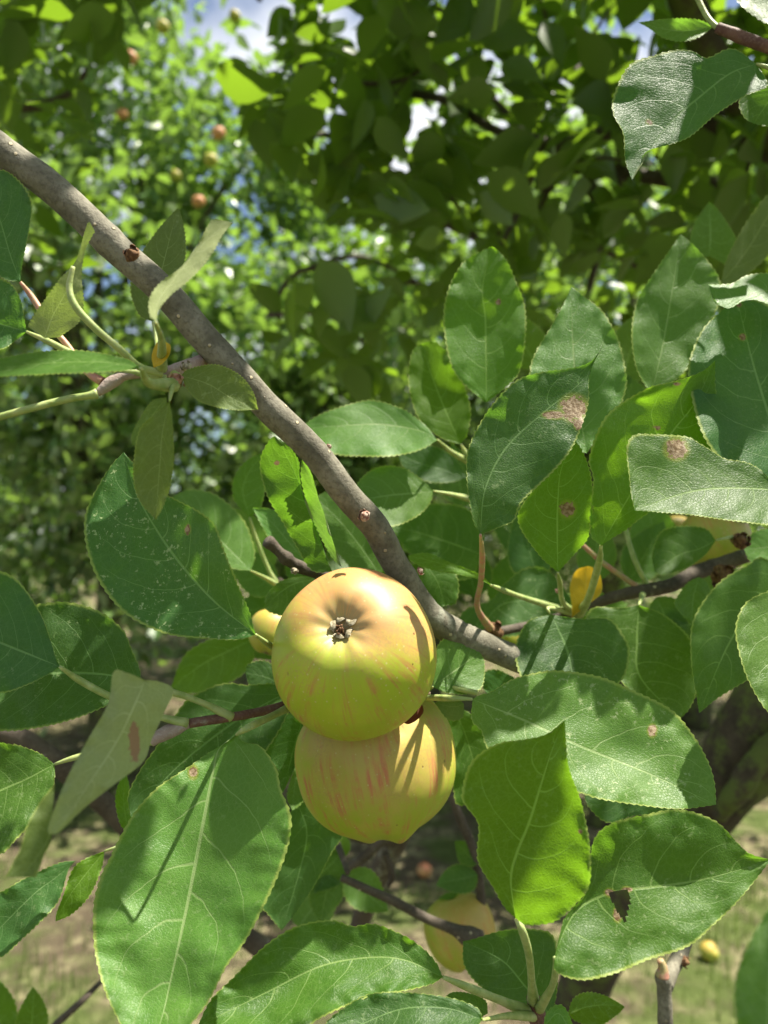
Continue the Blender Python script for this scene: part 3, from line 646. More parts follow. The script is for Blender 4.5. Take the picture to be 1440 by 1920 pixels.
# ================= apples
def apple(name, c, Rad, axis, mat, label, group=None, spin=0, flat=.90, lob=.02, basin=.20, nub=0, blush_dir=(0, 0, 1), stripe=1.0, nt_=72, nph=96, calyx=True, bs=.26, stem=True, dents=()):
    root = thing(name, c, label, 'apple', group)
    ax = Vector(axis).normalized(); a = ax.orthogonal().normalized(); b = ax.cross(a)
    V = []; AP = []; BL = []; ST = []; BA = []; F = []; bd = Vector(blush_dir).normalized()
    for i in range(nt_+1):
        th = math.pi*i/nt_
        for j in range(nph):
            ph = 2*math.pi*j/nph + spin
            se = (abs(math.sin(th))**2.35 + abs(math.cos(th))**2.35)**(-1/2.35); r = se*(1 + lob*math.cos(5*ph)*math.exp(-((th-.45)/.5)**2) + .018*math.sin(2*ph+1)*math.sin(th) + .012*math.cos(3*ph+.5)*math.sin(th))
            rho = math.sin(th)*r; z = math.cos(th)*flat*r
            z -= basin*math.exp(-(th/bs)**2)*(1+.04*math.cos(5*ph)) 
            z += .30*math.exp(-((math.pi-th)/.22)**2)
            rho *= 1 + .05*math.cos(th)*-1
            if nub: z += nub*math.exp(-((th-.25)/.22)**2)*(.6+.7*max(0, math.cos(2.5*ph)))
            w_ = .006*math.cos(10*ph)*math.exp(-((th-.28)/.12)**2); z += w_
            q = (a*math.cos(ph)+b*math.sin(ph))*rho*Rad + ax*z*Rad
            for (dv, wd, am) in dents: 
                dn = q.normalized().angle(Vector(dv).normalized()); q *= 1 + am*math.exp(-(dn/wd)**2)
            q *= 1 + .010*noise.noise(q*40)
            V.append(c + q); AP.append((math.cos(ph), math.sin(ph), th/math.pi))
            BL.append(.5+.5*q.normalized().dot(bd)); ST.append(stripe*(.35+.65*math.exp(-((th-1.3)/.75)**2)))
            BA.append(math.exp(-(th/.34)**2))
    for i in range(nt_):
        for j in range(nph):
            F.append((i*nph+j, (i+1)*nph+j, (i+1)*nph+(j+1) % nph, i*nph+(j+1) % nph))
    link('skin', V, F, M[mat], root, attrs={'ap': AP, 'blush': BL, 'strz': ST, 'basin': BA}, origin=c)
    if calyx:
        rnd = random.Random(int(Rad*1e5)); V = []; F = []; Rad_ = Rad; b0 = c + ax*Rad*(flat-basin-.02)
        for k in range(5):
            ph = 2*math.pi*k/5 + .3 + rnd.uniform(-.2, .2); dr = a*math.cos(ph)+b*math.sin(ph); tg = ax.cross(dr)
            path = [(.07, -.02), (.10, .06), (.075, .13), (.12+rnd.uniform(-.04, .05), .17+rnd.uniform(-.02, .03)), (.17+rnd.uniform(-.06, .04), .15+rnd.uniform(-.04, .04))]
            ws = [.085, .095, .08, .055, .01]; k0 = len(V); NN = 12
            pp = cr3([(x, y, 0, w_) for (x, y), w_ in zip(path, ws)], NN)
            for i in range(NN+1):
                x, y, _, w_ = pp[i]; tw = .02*math.sin(i*.9+k)
                for s_ in (-1, -.5, 0, .5, 1):
                    V.append(b0 + (dr*(x + .03*abs(s_)) + tg*(s_*w_+tw) + ax*(y*.85 - .02*s_*s_))*Rad*.85*(1+.1*rnd.uniform(-1, 1)*.3))
            for i in range(NN):
                for s_ in range(4):
                    q = k0+i*5+s_; F.append((q, q+1, q+6, q+5))
        cx_ = link('calyx', V, F, M['sepal'], root, origin=b0)
        V = []; F = []
        for k in range(11):
            ph = rnd.uniform(0, 6.28); dr = a*math.cos(ph)+b*math.sin(ph); r0 = rnd.uniform(.01, .06)
            v, f, u = tube_geo([b0-ax*.02*Rad+dr*r0*Rad, b0+ax*.07*Rad+dr*r0*1.2*Rad, b0+ax*rnd.uniform(.10, .15)*Rad+dr*(r0+rnd.uniform(-.05, .05))*Rad], [Rad*.012, Rad*.009, Rad*.014], 8, 5)
            k0 = len(V); V += v; F += [tuple(x+k0 for x in q) for q in f]
        link('stamens', V, F, M['stamen'], cx_, origin=b0)
    if stem:
        s0 = c - ax*Rad*(flat-.33); v, f, u = tube_geo([s0, s0-ax*Rad*.35, s0-ax*Rad*.55+Vector((0, 0, .1*Rad))], [Rad*.05, Rad*.04, Rad*.05], 12, 8, .08, 200)
        link('stem', v, f, M['twig'], root, origin=s0)
    return root
CTR1 = P(664, 1223, .325)
apple('apple', CTR1, .0362, (-.135, -.87, .47), 'apple', 'upper green apple with orange blush and its calyx facing out', None, .4, .93, .012, .19, blush_dir=(.15, -.30, 1), stripe=.75, nt_=110, nph=150)
CTR2 = P(705, 1428, .367)
apple('apple', CTR2, .0392, (.18, -.10, -1), 'apple2', 'lower apple with red streaks tucked under the upper one', None, .9, .88, .035, .12, nub=.03, blush_dir=(.05, -.75, .5), stripe=1.6, nt_=110, nph=150, bs=.20,
      dents=[((-.35, -.5, -1), .28, -.05), ((.30, -.45, -1), .30, .035), ((.28, -.75, .6), .14, -.03)])
leaf(thing('dry_scrap', P(772, 1340, .335), 'curled dark brown dry scrap wedged between the two apples', 'dry leaf'), [(752, 1352), (770, 1340), (786, 1320)], [(756, 1340), (768, 1328), (778, 1318)], [(765, 1358), (782, 1350), (794, 1336), (792, 1322)], .331, 0, .3, .5, .5, 'brown', n=40, m=5, serr=.4, speck=0, name='blade')
apple('apple', P(862, 1745, .56), .0265, (.3, -.3, -1), 'apple3', 'yellow apple hanging behind the knobbly twig', None, 0, .95, .04, .15, blush_dir=(.3, -.6, .6), nt_=40, nph=56, stem=False)
apple('apple', P(510, 1186, .47), .0150, (-.2, -.3, -1), 'apple3', 'small shaded apple half hidden left of the upper apple', None, 0, .95, .03, .15, nt_=40, nph=56, stem=False)
apple('apple', P(1342, 1012, .52), .0235, (.2, -.4, -1), 'apple3', 'pale yellow apple hidden under the glossy light leaf', None, 0, .95, .03, .15, nt_=40, nph=56, stem=False)
apple('apple', P(962, 1200, .50), .0150, (.2, -.4, -1), 'apple3', 'sliver of yellow apple behind the limb bend', None, 0, .95, .03, .15, nt_=30, nph=40, stem=False)
apple('apple', P(1265, 1010, .60), .0190, (.2, -.4, -1), 'apple3', 'yellow apple behind the toothed oval leaf', None, 0, .95, .03, .15, nt_=30, nph=40, stem=False)

# ================= left shoot (twig going left from behind the upper apple)
ls = thing('leafy_shoot', P(540, 1320, .345), 'thin reddish shoot going left from behind the upper apple, with large leaves', 'shoot')
ptube('twig', [(600, 1300, .38, 9), (545, 1320, .345, 9), (490, 1334, .335, 8.5), (430, 1345, .325, 8.5), (380, 1352, .32, 9), (352, 1357, .318, 9)], M['redtwig'], ls, 70, 16, .05, 200)
ptube('twig_tip', [(352, 1357, .318, 9), (325, 1368, .315, 13), (303, 1378, .312, 13), (282, 1392, .31, 9)], M['greytwig'], ls, 30, 16, .12, 260)
# big lower-left leaf
leaf(ls, [(443, 1378), (410, 1404), (398, 1450), (383, 1530), (352, 1695), (323, 1827), (300, 1920), (262, 1995)],
     [(420, 1395), (390, 1412), (350, 1440), (300, 1472), (262, 1510), (235, 1550), (205, 1610), (188, 1645), (175, 1700), (177, 1780), (195, 1855), (225, 1920), (245, 1965)],
     [(460, 1392), (490, 1400), (518, 1440), (527, 1480), (545, 1525), (545, 1565), (530, 1620), (500, 1690), (460, 1765), (425, 1812), (390, 1880), (350, 1930), (300, 1985)],
     .285, -.12, .55, .32, .42, 'light', n=180, m=14, speck=.25, spots=[(362, 1448, 9, 13)], pet=[(462, 1366, .305), (490, 1352, .32), (525, 1335, .335), (545, 1322, .345)], pr=7, label='largest light green leaf hanging in the lower left', wav=.002)
leaf(ls, [(540, 1298), (500, 1318), (445, 1350), (390, 1390), (328, 1442), (245, 1530)], [(520, 1282), (462, 1284), (430, 1280), (394, 1288), (345, 1318), (300, 1390), (265, 1440), (240, 1490)], [(540, 1335), (505, 1400), (440, 1470), (340, 1520), (270, 1545)], .36, 0, .35, .15, .1, 'blue', speck=.35, n=110)
leaf(ls, [(570, 1345), (555, 1390), (530, 1488)], [(535, 1340), (495, 1385), (480, 1410), (515, 1435), (522, 1465)], [(578, 1365), (570, 1405), (548, 1450)], .375, 0, .1, .1, .1, 'blue', n=80)
leaf(ls, [(575, 1415), (555, 1460), (548, 1520)], [(558, 1430), (545, 1460), (538, 1495)], [(580, 1450), (575, 1490), (562, 1510)], .42, 0, .9, .1, .1, 'light', n=60)
leaf(ls, [(555, 1500), (575, 1560), (560, 1640), (528, 1745)], [(530, 1560), (508, 1640), (482, 1690), (500, 1712)], [(600, 1515), (648, 1552), (622, 1600), (590, 1660), (560, 1705)], .41, 0, .2, .15, .15, 'blue', speck=.1, n=110)
leaf(ls, [(112, 1250), (52, 1226), (0, 1205), (-70, 1178)], [(95, 1262), (50, 1285), (0, 1300), (-55, 1290)], [(104, 1232), (95, 1200), (75, 1147), (37, 1092), (0, 1070), (-50, 1065)], .285, 0, .5, .15, .3, 'blue', n=110, speck=.35,
     pet=[(150, 1276, .29), (202, 1304, .295), (262, 1332, .305), (310, 1347, .312), (350, 1356, .317)], pr=6.5)
leaf(ls, [(265, 1285), (205, 1266), (110, 1262), (30, 1270), (-70, 1290)], [(245, 1302), (197, 1325), (140, 1348), (70, 1365), (0, 1370), (-50, 1350)], [(262, 1255), (248, 1220), (230, 1180), (188, 1147), (136, 1130), (90, 1130), (30, 1145), (-50, 1200)], .305, 0, .55, .2, .25, 'blue', n=130, speck=.45,
     pet=[(320, 1297, .31), (380, 1318, .318), (434, 1345, .325)], pr=6, label='broad mottled leaf with a torn upper edge')
leaf(ls, [(271, 1275), (262, 1300), (222, 1385), (170, 1465), (103, 1565)], [(240, 1262), (213, 1260), (202, 1320), (165, 1386), (127, 1456), (98, 1527), (90, 1560)], [(298, 1278), (325, 1294), (306, 1340), (283, 1390), (267, 1430), (206, 1477), (155, 1518), (116, 1556)], .215, .5, .3, .2, -.3, 'olive', True, n=130, speck=0, spots=[(252, 1392, 12, 40)], serr=.6,
     extra=[dict(mid=[(97, 1545), (85, 1585), (40, 1645)], L=[(103, 1470), (78, 1500), (52, 1545), (38, 1592), (18, 1630), (8, 1646)], R=[(100, 1555), (92, 1585), (84, 1600), (75, 1625), (68, 1645)], closed=False, d=.208, sy=.4)], label='folded olive leaf with its underside out and a brown patch')
leaf(ls, [(102, 1433), (50, 1460), (0, 1482), (-70, 1515)], [(103, 1455), (95, 1492), (62, 1540), (30, 1575), (0, 1602), (-50, 1590)], [(80, 1415), (50, 1402), (20, 1395), (-40, 1400)], .32, 0, .5, .15, .2, 'green', n=100, pet=[(146, 1419, .325), (230, 1400, .33), (290, 1388, .315)], pr=5.5)
leaf(ls, [(141, 1614), (105, 1645), (65, 1675), (0, 1740), (-40, 1785)], [(110, 1618), (60, 1640), (20, 1662), (-30, 1700)], [(128, 1632), (116, 1675), (103, 1700), (75, 1730), (45, 1758), (0, 1796)], .33, 0, .4, .15, .2, 'blue', n=100)
leaf(ls, [(196, 1596), (160, 1640), (130, 1680), (104, 1728)], [(160, 1610), (136, 1630), (118, 1680), (106, 1712)], [(190, 1630), (168, 1680), (135, 1714)], .34, 0, .3, .2, .3, 'fresh', n=70, pet=[(230, 1585, .345), (300, 1560, .35)], pr=4, speck=.2)
leaf(ls, [(240, 1560), (232, 1500), (236, 1450)], [(225, 1545), (216, 1500), (224, 1465)], [(250, 1540), (245, 1500), (242, 1470)], .37, 0, .2, .2, .2, 'fresh', n=50)
# big dark leaf above
leaf(ls, [(479, 1190), (403, 1128), (338, 1056), (295, 995), (256, 925), (232, 848)],
     [(455, 1198), (425, 1200), (371, 1196), (317, 1190), (262, 1168), (219, 1136), (180, 1080), (160, 1017), (161, 960), (187, 905), (212, 868)],
     [(468, 1147), (443, 1089), (418, 1024), (403, 984), (374, 959), (331, 937), (300, 920), (270, 890), (248, 866)], .301, -.1, .35, .15, .5, 'blue', n=160, m=13, speck=1.6, spots=[(352, 993, 6, 10)],
     pet=[(510, 1212, .335), (560, 1240, .36)], pr=6, label='large dark mottled leaf left of the upper apple', wav=.002)

# ================= stub twig behind the apple
st = thing('broken_twig', P(610, 1080, .37), 'short dark broken twig stub above the upper apple', 'twig')
ptube('stub', [(640, 1095, .38, 13), (600, 1076, .375, 12), (560, 1062, .37, 12), (535, 1045, .365, 10), (512, 1024, .362, 10), (500, 1014, .36, 10)], M['twig'], st, 60, 16, .12, 220, bumps=[(.72, .05, .3), (.97, .05, .3)])
bud(st, 552, 1070, .35, 6, (-.1, -1, -.2), None, 5, 'bud_scar', 'sepal')

# ================= bottom right shoot
rs = thing('leafy_shoot', P(1003, 1890, .33), 'leafy rosette of toothed leaves rising from the bottom node', 'shoot')
ptube('twig', [(1000, 1872, .325, 13), (1005, 1895, .327, 17), (1015, 1935, .33, 16), (1030, 2000, .34, 16)], M['redtwig'], rs, 36, 16, .22, 260)
leaf(rs, [(967, 1722), (957, 1650), (968, 1600), (994, 1537), (1015, 1470), (1036, 1404), (1059, 1350)],
     [(945, 1700), (925, 1665), (900, 1625), (894, 1600), (896, 1545), (872, 1510), (865, 1490), (877, 1440), (900, 1412), (940, 1392), (985, 1386), (1025, 1376)],
     [(990, 1735), (1040, 1728), (1075, 1700), (1105, 1660), (1106, 1583), (1090, 1504), (1067, 1440), (1062, 1392)], .257, .10, -.20, .12, .5, 'fresh', n=150, m=13, speck=.2, spots=[(1088, 1559, 5)],
     pet=[(978, 1742, .263), (992, 1790, .280), (997, 1840, .305), (1000, 1876, .325)], pr=7.5, label='upright dark leaf with a glowing backlit right margin', wav=.0018)
leaf(rs, [(1040, 1795), (1061, 1738), (1090, 1698), (1148, 1672), (1215, 1664), (1298, 1653), (1382, 1632), (1445, 1612)],
     [(1050, 1750), (1061, 1717), (1100, 1672), (1106, 1620), (1115, 1571), (1148, 1543), (1215, 1526), (1273, 1517), (1340, 1538), (1382, 1579), (1405, 1600)],
     [(1042, 1822), (1090, 1838), (1152, 1826), (1215, 1800), (1290, 1775), (1340, 1733), (1382, 1692), (1423, 1642)], .272, 0, .50, .35, .12, 'green', n=160, m=14, speck=.4,
     holes=[[(1141, 1672), (1178, 1667), (1181, 1690), (1172, 1730), (1155, 1708)]], spots=[(1143, 1674, 10, 8), (1175, 1668, 10, 6), (1158, 1715, 8, 14)],
     pet=[(1042, 1815, .278), (1035, 1850, .295), (1012, 1890, .322)], pr=6.5, label='wide leaf torn by a triangular brown-edged hole', wav=.002)
leaf(rs, [(830, 1832), (760, 1800), (690, 1795), (600, 1812), (500, 1860), (370, 1925)],
     [(810, 1845), (760, 1858), (690, 1870), (600, 1910), (540, 1950), (440, 1960)],
     [(818, 1805), (790, 1775), (750, 1750), (700, 1732), (660, 1736), (620, 1725), (560, 1735), (500, 1770), (440, 1830), (395, 1875)], .285, 0, .7, .25, .3, 'green', n=150, m=12, speck=.3,
     pet=[(880, 1852, .295), (940, 1876, .31), (990, 1897, .325)], pr=7.5, label='broad puckered leaf along the bottom edge', wav=.003)
leaf(rs, [(905, 1912), (840, 1890), (760, 1890), (690, 1915), (600, 1960)], [(880, 1935), (800, 1960), (700, 1975), (640, 1970)], [(895, 1890), (850, 1872), (780, 1862), (700, 1862), (650, 1885), (605, 1925)], .27, 0, .8, .2, .2, 'blue', n=100, pet=[(950, 1905, .30), (1000, 1905, .325)], pr=6)
leaf(rs, [(1035, 1905), (985, 1850), (940, 1800), (868, 1765)], [(960, 1895), (900, 1850), (870, 1810)], [(1045, 1850), (1040, 1760), (1000, 1742), (940, 1745), (890, 1760)], .36, 0, .3, .15, .15, 'blue', n=100)
leaf(rs, [(915, 1900), (880, 1880), (835, 1868)], [(890, 1912), (850, 1905)], [(910, 1875), (880, 1862), (850, 1860)], .335, 0, .8, .2, .2, 'green', n=60)
leaf(rs, [(1065, 1900), (1100, 1888), (1135, 1884), (1172, 1888)], [(1080, 1915), (1120, 1925), (1155, 1905)], [(1075, 1872), (1100, 1860), (1130, 1865), (1155, 1877)], .37, 0, .5, .2, .2, 'fresh', n=70, speck=.4)
leaf(rs, [(1020, 1925), (1045, 1900), (1062, 1920), (1085, 1975)], [(1022, 1905), (1035, 1888), (1055, 1885), (1072, 1915)], [(1030, 1940), (1045, 1960), (1065, 1975)], .28, 0, .6, .3, .3, 'light', n=60)
leaf(rs, [(1250, 1505), (1200, 1505), (1150, 1500), (1095, 1490)], [(1210, 1480), (1150, 1470), (1110, 1475)], [(1250, 1525), (1190, 1530), (1140, 1543), (1105, 1515)], .38, 0, .4, .15, .1, 'blue', n=70)

# ================= leaf shoot right of the apples
r2 = thing('leafy_shoot', P(760, 1310, .40), 'short shoot behind the apples carrying the big sunlit leaf', 'shoot')
ptube('twig', [(700, 1330, .42, 10), (760, 1310, .40, 10), (800, 1300, .385, 9)], M['redtwig'], r2, 20, 12)
leaf(r2, [(886, 1311), (986, 1352), (1090, 1400), (1215, 1450), (1280, 1480), (1343, 1509)],
     [(884, 1350), (902, 1371), (913, 1402), (950, 1440), (1010, 1465), (1086, 1487), (1132, 1500), (1215, 1512), (1277, 1517)],
     [(900, 1303), (923, 1296), (955, 1276), (1000, 1262), (1048, 1257), (1123, 1268), (1182, 1292), (1257, 1329), (1298, 1375), (1327, 1425), (1340, 1467)], .315, .05, .75, .05, .22, 'light', n=170, m=14, speck=.9, spots=[(1223, 1370, 9, 12)],
     pet=[(840, 1309, .33), (790, 1308, .36), (760, 1310, .39)], pr=6, label='big pale sunlit leaf right of the apples, flecked with scars', wav=.002)
leaf(r2, [(812, 1288), (835, 1270), (870, 1245), (900, 1222)], [(815, 1250), (818, 1215), (842, 1190), (875, 1190), (892, 1202)], [(835, 1298), (870, 1302), (903, 1290), (909, 1245)], .355, .3, .5, .1, .2, 'light', n=90, m=9, speck=.1, pet=[(800, 1294, .37)], pr=4, label='small round leaf pressed against the upper apple')
leaf(r2, [(870, 1320), (850, 1325), (815, 1318)], [(868, 1345), (850, 1352), (835, 1345)], [(860, 1312), (835, 1308)], .352, 0, .3, .2, .2, 'olive', n=40, m=5)
ptube('petiole', [(895, 1299, .345, 5), (850, 1290, .35, 5), (805, 1283, .37, 5)], M['petiole'], r2, 20, 10)
leaf(r2, [(850, 1320), (880, 1400), (905, 1500)], [(838, 1350), (850, 1420), (850, 1480), (860, 1510)], [(900, 1350), (935, 1400), (940, 1460)], .41, 0, .2, .1, .1, 'green', n=80)
leaf(r2, [(965, 1270), (930, 1300), (905, 1290)], [(930, 1255), (905, 1262)], [(950, 1305), (925, 1310)], .43, 0, .3, .1, .1, 'blue', n=40)

# ================= right cluster
b2 = thing('leafy_shoot', P(1250, 1095, .45), 'dark fruiting shoot on the right bearing the upright leaf cluster', 'shoot')
ptube('side_twig', [(870, 1195, .43, 6), (925, 1186, .435, 8), (1000, 1170, .45, 8), (1075, 1149, .46, 8)], M['twig'], b2, 30, 12, .12, 150)
ptube('twig', [(1050, 1154, .46, 8), (1120, 1130, .455, 10), (1180, 1112, .45, 12), (1250, 1100, .45, 13), (1310, 1072, .46, 14), (1400, 1042, .47, 14), (1500, 1010, .48, 14)], M['twig'], b2, 80, 16, .12, 120)
bud(b2, 1355, 1080, .44, 20, (-.2, -1, -.3), None, 9, 'fruit_spur', 'stamen')
bud(b2, 1388, 1015, .44, 14, (-.2, -1, .3), None, 8, 'fruit_spur', 'stamen')
bud(b2, 925, 1185, .43, 16, (-.2, -1, .3), None, 8, 'fruit_spur', 'stamen')
bud(b2, 1045, 918+190, .42, 4, (0, -1, .3), None, 5)
leaf(b2, [(901, 1002), (909, 919), (948, 840), (1019, 773), (1090, 715), (1131, 648)],
     [(888, 980), (880, 940), (875, 898), (878, 840), (915, 769), (965, 715), (1015, 698), (1060, 692), (1090, 686), (1112, 674)],
     [(920, 995), (944, 986), (965, 975), (980, 940), (1040, 882), (1073, 840), (1094, 790), (1104, 752), (1104, 715), (1112, 684)], .315, .1, .15, .12, .18, 'blue', n=160, m=13, speck=.4,
     spots=[(1076, 765, 26, 24), (1040, 778, 22, 8), (1085, 795, 9, 12)], pet=[(904, 1040, .33), (902, 1090, .36), (895, 1140, .40), (922, 1182, .43)], pr=5.5, pmat='petpink', label='dark leaf chewed lacy brown near its upturned tip')
leaf(b2, [(1046, 1073), (1045, 1000), (1046, 940), (1052, 880), (1078, 825)], [(1030, 1060), (1010, 1040), (977, 994), (971, 965), (986, 936), (1027, 890), (1060, 845)], [(1060, 1058), (1080, 1036), (1104, 1005), (1113, 940), (1107, 886), (1092, 845)], .335, .1, -.15, .1, .15, 'fresh', n=120, m=11, speck=.1,
     spots=[(1064, 955, 15, 16)], pet=[(1050, 1095, .36), (1056, 1130, .41), (1080, 1150, .46)], pr=5, label='dark olive leaf with a squiggly tan mine')
leaf(b2, [(1127, 1023), (1182, 928), (1257, 815), (1302, 757), (1341, 676)], [(1108, 1005), (1106, 965), (1112, 898), (1104, 860), (1127, 794), (1157, 761), (1215, 727), (1250, 718), (1290, 707), (1320, 694)], [(1150, 1008), (1175, 993), (1200, 973), (1260, 930), (1320, 870), (1338, 830), (1346, 773), (1341, 720)], .345, .1, .05, .55, -.1, 'fresh', n=150, m=13, speck=.25,
     spots=[(1328, 765, 12, 16), (1231, 802, 7, 5), (1270, 720, 8, 4)], pet=[(1122, 1060, .36), (1102, 1125, .41), (1085, 1150, .45)], pr=7, label='tall leaf with a glowing yellow-green rim behind the glossy one')
leaf(b2, [(1470, 920), (1400, 915), (1319, 918), (1250, 935), (1190, 957)], [(1460, 980), (1382, 978), (1298, 966), (1240, 961), (1210, 958)], [(1450, 905), (1425, 880), (1398, 866), (1361, 860), (1340, 848), (1311, 830), (1286, 818), (1227, 814), (1190, 815), (1175, 838), (1179, 890), (1184, 930)], .30, .05, .75, .18, .22, 'green', n=150, m=13, speck=.3,
     spots=[(1268, 842, 22, 20)], label='glossy pale sunlit leaf with a pinkish brown dead patch', wav=.0018)
leaf(b2, [(1490, 930), (1460, 830), (1440, 773), (1411, 677), (1382, 562)], [(1450, 930), (1400, 900), (1340, 850), (1308, 790), (1290, 700), (1298, 657), (1319, 615), (1348, 586), (1365, 570)], [(1520, 880), (1530, 750), (1500, 640), (1440, 575), (1405, 562)], .355, .2, .5, .1, .1, 'blue', n=150, m=12, speck=.3, spots=[(1392, 632, 7), (1386, 571, 5)], label='large blue-green leaf at the right edge')
leaf(b2, [(1500, 560), (1440, 545), (1390, 560), (1345, 572), (1328, 533)], [(1480, 600), (1440, 570), (1400, 563), (1365, 578), (1338, 560)], [(1500, 525), (1440, 512), (1400, 516), (1375, 530), (1350, 533)], .35, 0, .8, .3, -.3, 'light', n=90, m=8, speck=.5, label='small curled leaf with a pale folded lip')
leaf(b2, [(1222, 738), (1240, 660), (1258, 560), (1276, 440)], [(1205, 715), (1190, 680), (1184, 620), (1196, 560), (1235, 498), (1262, 460)], [(1250, 725), (1290, 690), (1320, 630), (1350, 565), (1350, 525), (1330, 492), (1296, 455)], .42, .1, .15, .1, .15, 'light', n=120, m=10, speck=.3)
leaf(b2, [(912, 755), (912, 690), (910, 600), (905, 540), (922, 462)], [(880, 730), (850, 695), (835, 640), (832, 580), (845, 530), (870, 490), (900, 472)], [(925, 745), (950, 725), (974, 698), (985, 640), (985, 577), (966, 523), (950, 488), (932, 468)], .42, 0, .15, .15, .15, 'fresh', n=120, m=10, speck=.2, spots=[(934, 566, 6)])
leaf(b2, [(1100, 850), (1085, 760), (1075, 660), (1071, 538)], [(1060, 835), (1020, 790), (996, 740), (993, 695), (1004, 660), (1036, 607), (1057, 569)], [(1120, 820), (1132, 800), (1161, 765), (1175, 725), (1173, 690), (1161, 640), (1132, 586), (1095, 555)], .39, 0, .3, .1, .1, 'light', n=120, m=10, speck=.1)
leaf(b2, [(864, 833), (840, 780), (815, 720), (790, 645)], [(825, 820), (785, 785), (767, 730), (767, 685), (775, 655)], [(878, 810), (882, 760), (860, 700), (838, 660), (812, 640)], .46, .1, .1, .15, .15, 'fresh', n=90, m=8, pet=[(880, 860, .46)], pr=4)
leaf(b2, [(820, 825), (790, 808), (740, 798), (690, 795), (568, 803)], [(790, 843), (740, 855), (680, 856), (633, 853), (598, 838), (575, 815)], [(800, 800), (770, 775), (747, 763), (697, 750), (647, 760), (600, 777), (575, 793)], .44, 0, .7, .15, .15, 'light', n=110, m=10, pet=[(850, 850, .45), (885, 868, .47)], pr=5, speck=0)
leaf(b2, [(812, 921), (770, 925), (720, 930), (665, 940)], [(808, 940), (787, 965), (747, 985), (710, 988), (680, 975)], [(795, 903), (763, 880), (727, 873), (693, 883), (668, 910)], .43, 0, .6, .15, .15, 'light', n=90, m=9, pet=[(850, 928, .44), (890, 938, .46)], pr=4.5, speck=0)
leaf(b2, [(875, 897), (830, 880), (790, 870), (745, 850)], [(840, 905), (800, 903), (760, 880)], [(868, 880), (850, 855), (810, 835), (770, 838)], .50, 0, .5, .1, .1, 'blue', n=60, m=6)
leaf(b2, [(712, 1078), (680, 1030), (640, 980), (592, 932)], [(670, 1075), (640, 1045), (605, 1000), (588, 955)], [(725, 1050), (710, 1000), (670, 950), (620, 922)], .44, 0, .4, .1, .1, 'light', n=90, m=8)
leaf(b2, [(905, 1040), (850, 1020), (790, 1000), (730, 985)], [(880, 1085), (820, 1080), (770, 1040)], [(905, 990), (870, 950), (800, 945), (750, 960)], .50, 0, .5, .1, .1, 'green', n=90, m=8)
leaf(b2, [(920, 1097), (890, 1080), (850, 1064), (810, 1052), (764, 1042)], [(895, 1086), (850, 1076), (813, 1070), (775, 1055)], [(905, 1080), (880, 1068), (847, 1056), (807, 1038), (780, 1038)], .365, 0, 1.6, -.6, .9, 'fresh', n=80, m=8, pet=[(940, 1105, .38), (980, 1120, .42), (1075, 1150, .46)], pr=5, label='thin curved leaf with a lit yellow-green crest')
leaf(b2, [(800, 1060), (820, 1090), (835, 1135)], [(790, 1090), (800, 1120), (820, 1140)], [(840, 1060), (860, 1090), (855, 1130)], .40, 0, .2, .1, .1, 'green', n=50, m=6)
leaf(b2, [(850, 1195), (900, 1175), (950, 1130), (1072, 1125)], [(870, 1145), (920, 1125), (945, 1095), (985, 1065), (1030, 1070)], [(935, 1195), (985, 1190), (1040, 1165)], .475, 0, .4, .1, .1, 'blue', n=90, m=8, speck=.7)
leaf(b2, [(1342, 1013), (1310, 1030), (1275, 1040), (1227, 1072)], [(1325, 1038), (1300, 1058), (1277, 1069), (1245, 1078)], [(1325, 992), (1295, 986), (1260, 988), (1236, 1000), (1222, 1040)], .43, 0, .5, .15, .15, 'green', n=90, m=8, speck=.2, pet=[(1370, 1008, .44), (1390, 1010, .45)], pr=4)
leaf(b2, [(1072, 1158), (1095, 1125), (1100, 1062)], [(1072, 1135), (1068, 1100), (1080, 1070)], [(1108, 1130), (1128, 1110), (1126, 1080), (1112, 1064)], .43, 0, .1, .1, .1, 'yellow', n=60, m=7, serr=.5, speck=0, label='round bright yellow leaf')
leaf(b2, [(1310, 1082), (1300, 1120), (1297, 1170)], [(1290, 1092), (1272, 1115), (1264, 1132), (1280, 1155)], [(1325, 1090), (1332, 1110), (1325, 1140), (1310, 1160)], .43, 0, .3, .3, .1, 'light', n=60, m=7, speck=0)
leaf(b2, [(1032, 1152), (1045, 1175), (1065, 1225), (1080, 1300)], [(990, 1165), (968, 1205), (968, 1245), (985, 1280), (1030, 1300)], [(1090, 1160), (1142, 1160), (1170, 1192), (1181, 1222), (1170, 1270), (1130, 1300)], .37, 0, .6, .1, .15, 'blue', n=110, m=11, speck=.4, pet=[(1030, 1140, .39), (1075, 1150, .46)], pr=4)
leaf(b2, [(1198, 1135), (1195, 1200), (1200, 1270), (1275, 1348)], [(1160, 1140), (1110, 1140), (1100, 1180), (1150, 1260), (1210, 1320)], [(1240, 1150), (1280, 1180), (1303, 1212), (1313, 1254), (1306, 1300), (1292, 1330)], .40, 0, .35, .1, .1, 'green', n=110, m=11, speck=.3, pet=[(1205, 1115, .44)], pr=4)
leaf(b2, [(1480, 1080), (1420, 1130), (1365, 1210), (1311, 1337)], [(1430, 1045), (1400, 1060), (1350, 1090), (1310, 1140), (1295, 1185), (1297, 1254), (1305, 1300)], [(1500, 1150), (1470, 1240), (1398, 1278), (1345, 1310)], .38, .1, .3, .1, .1, 'green', n=120, m=11, speck=.1)
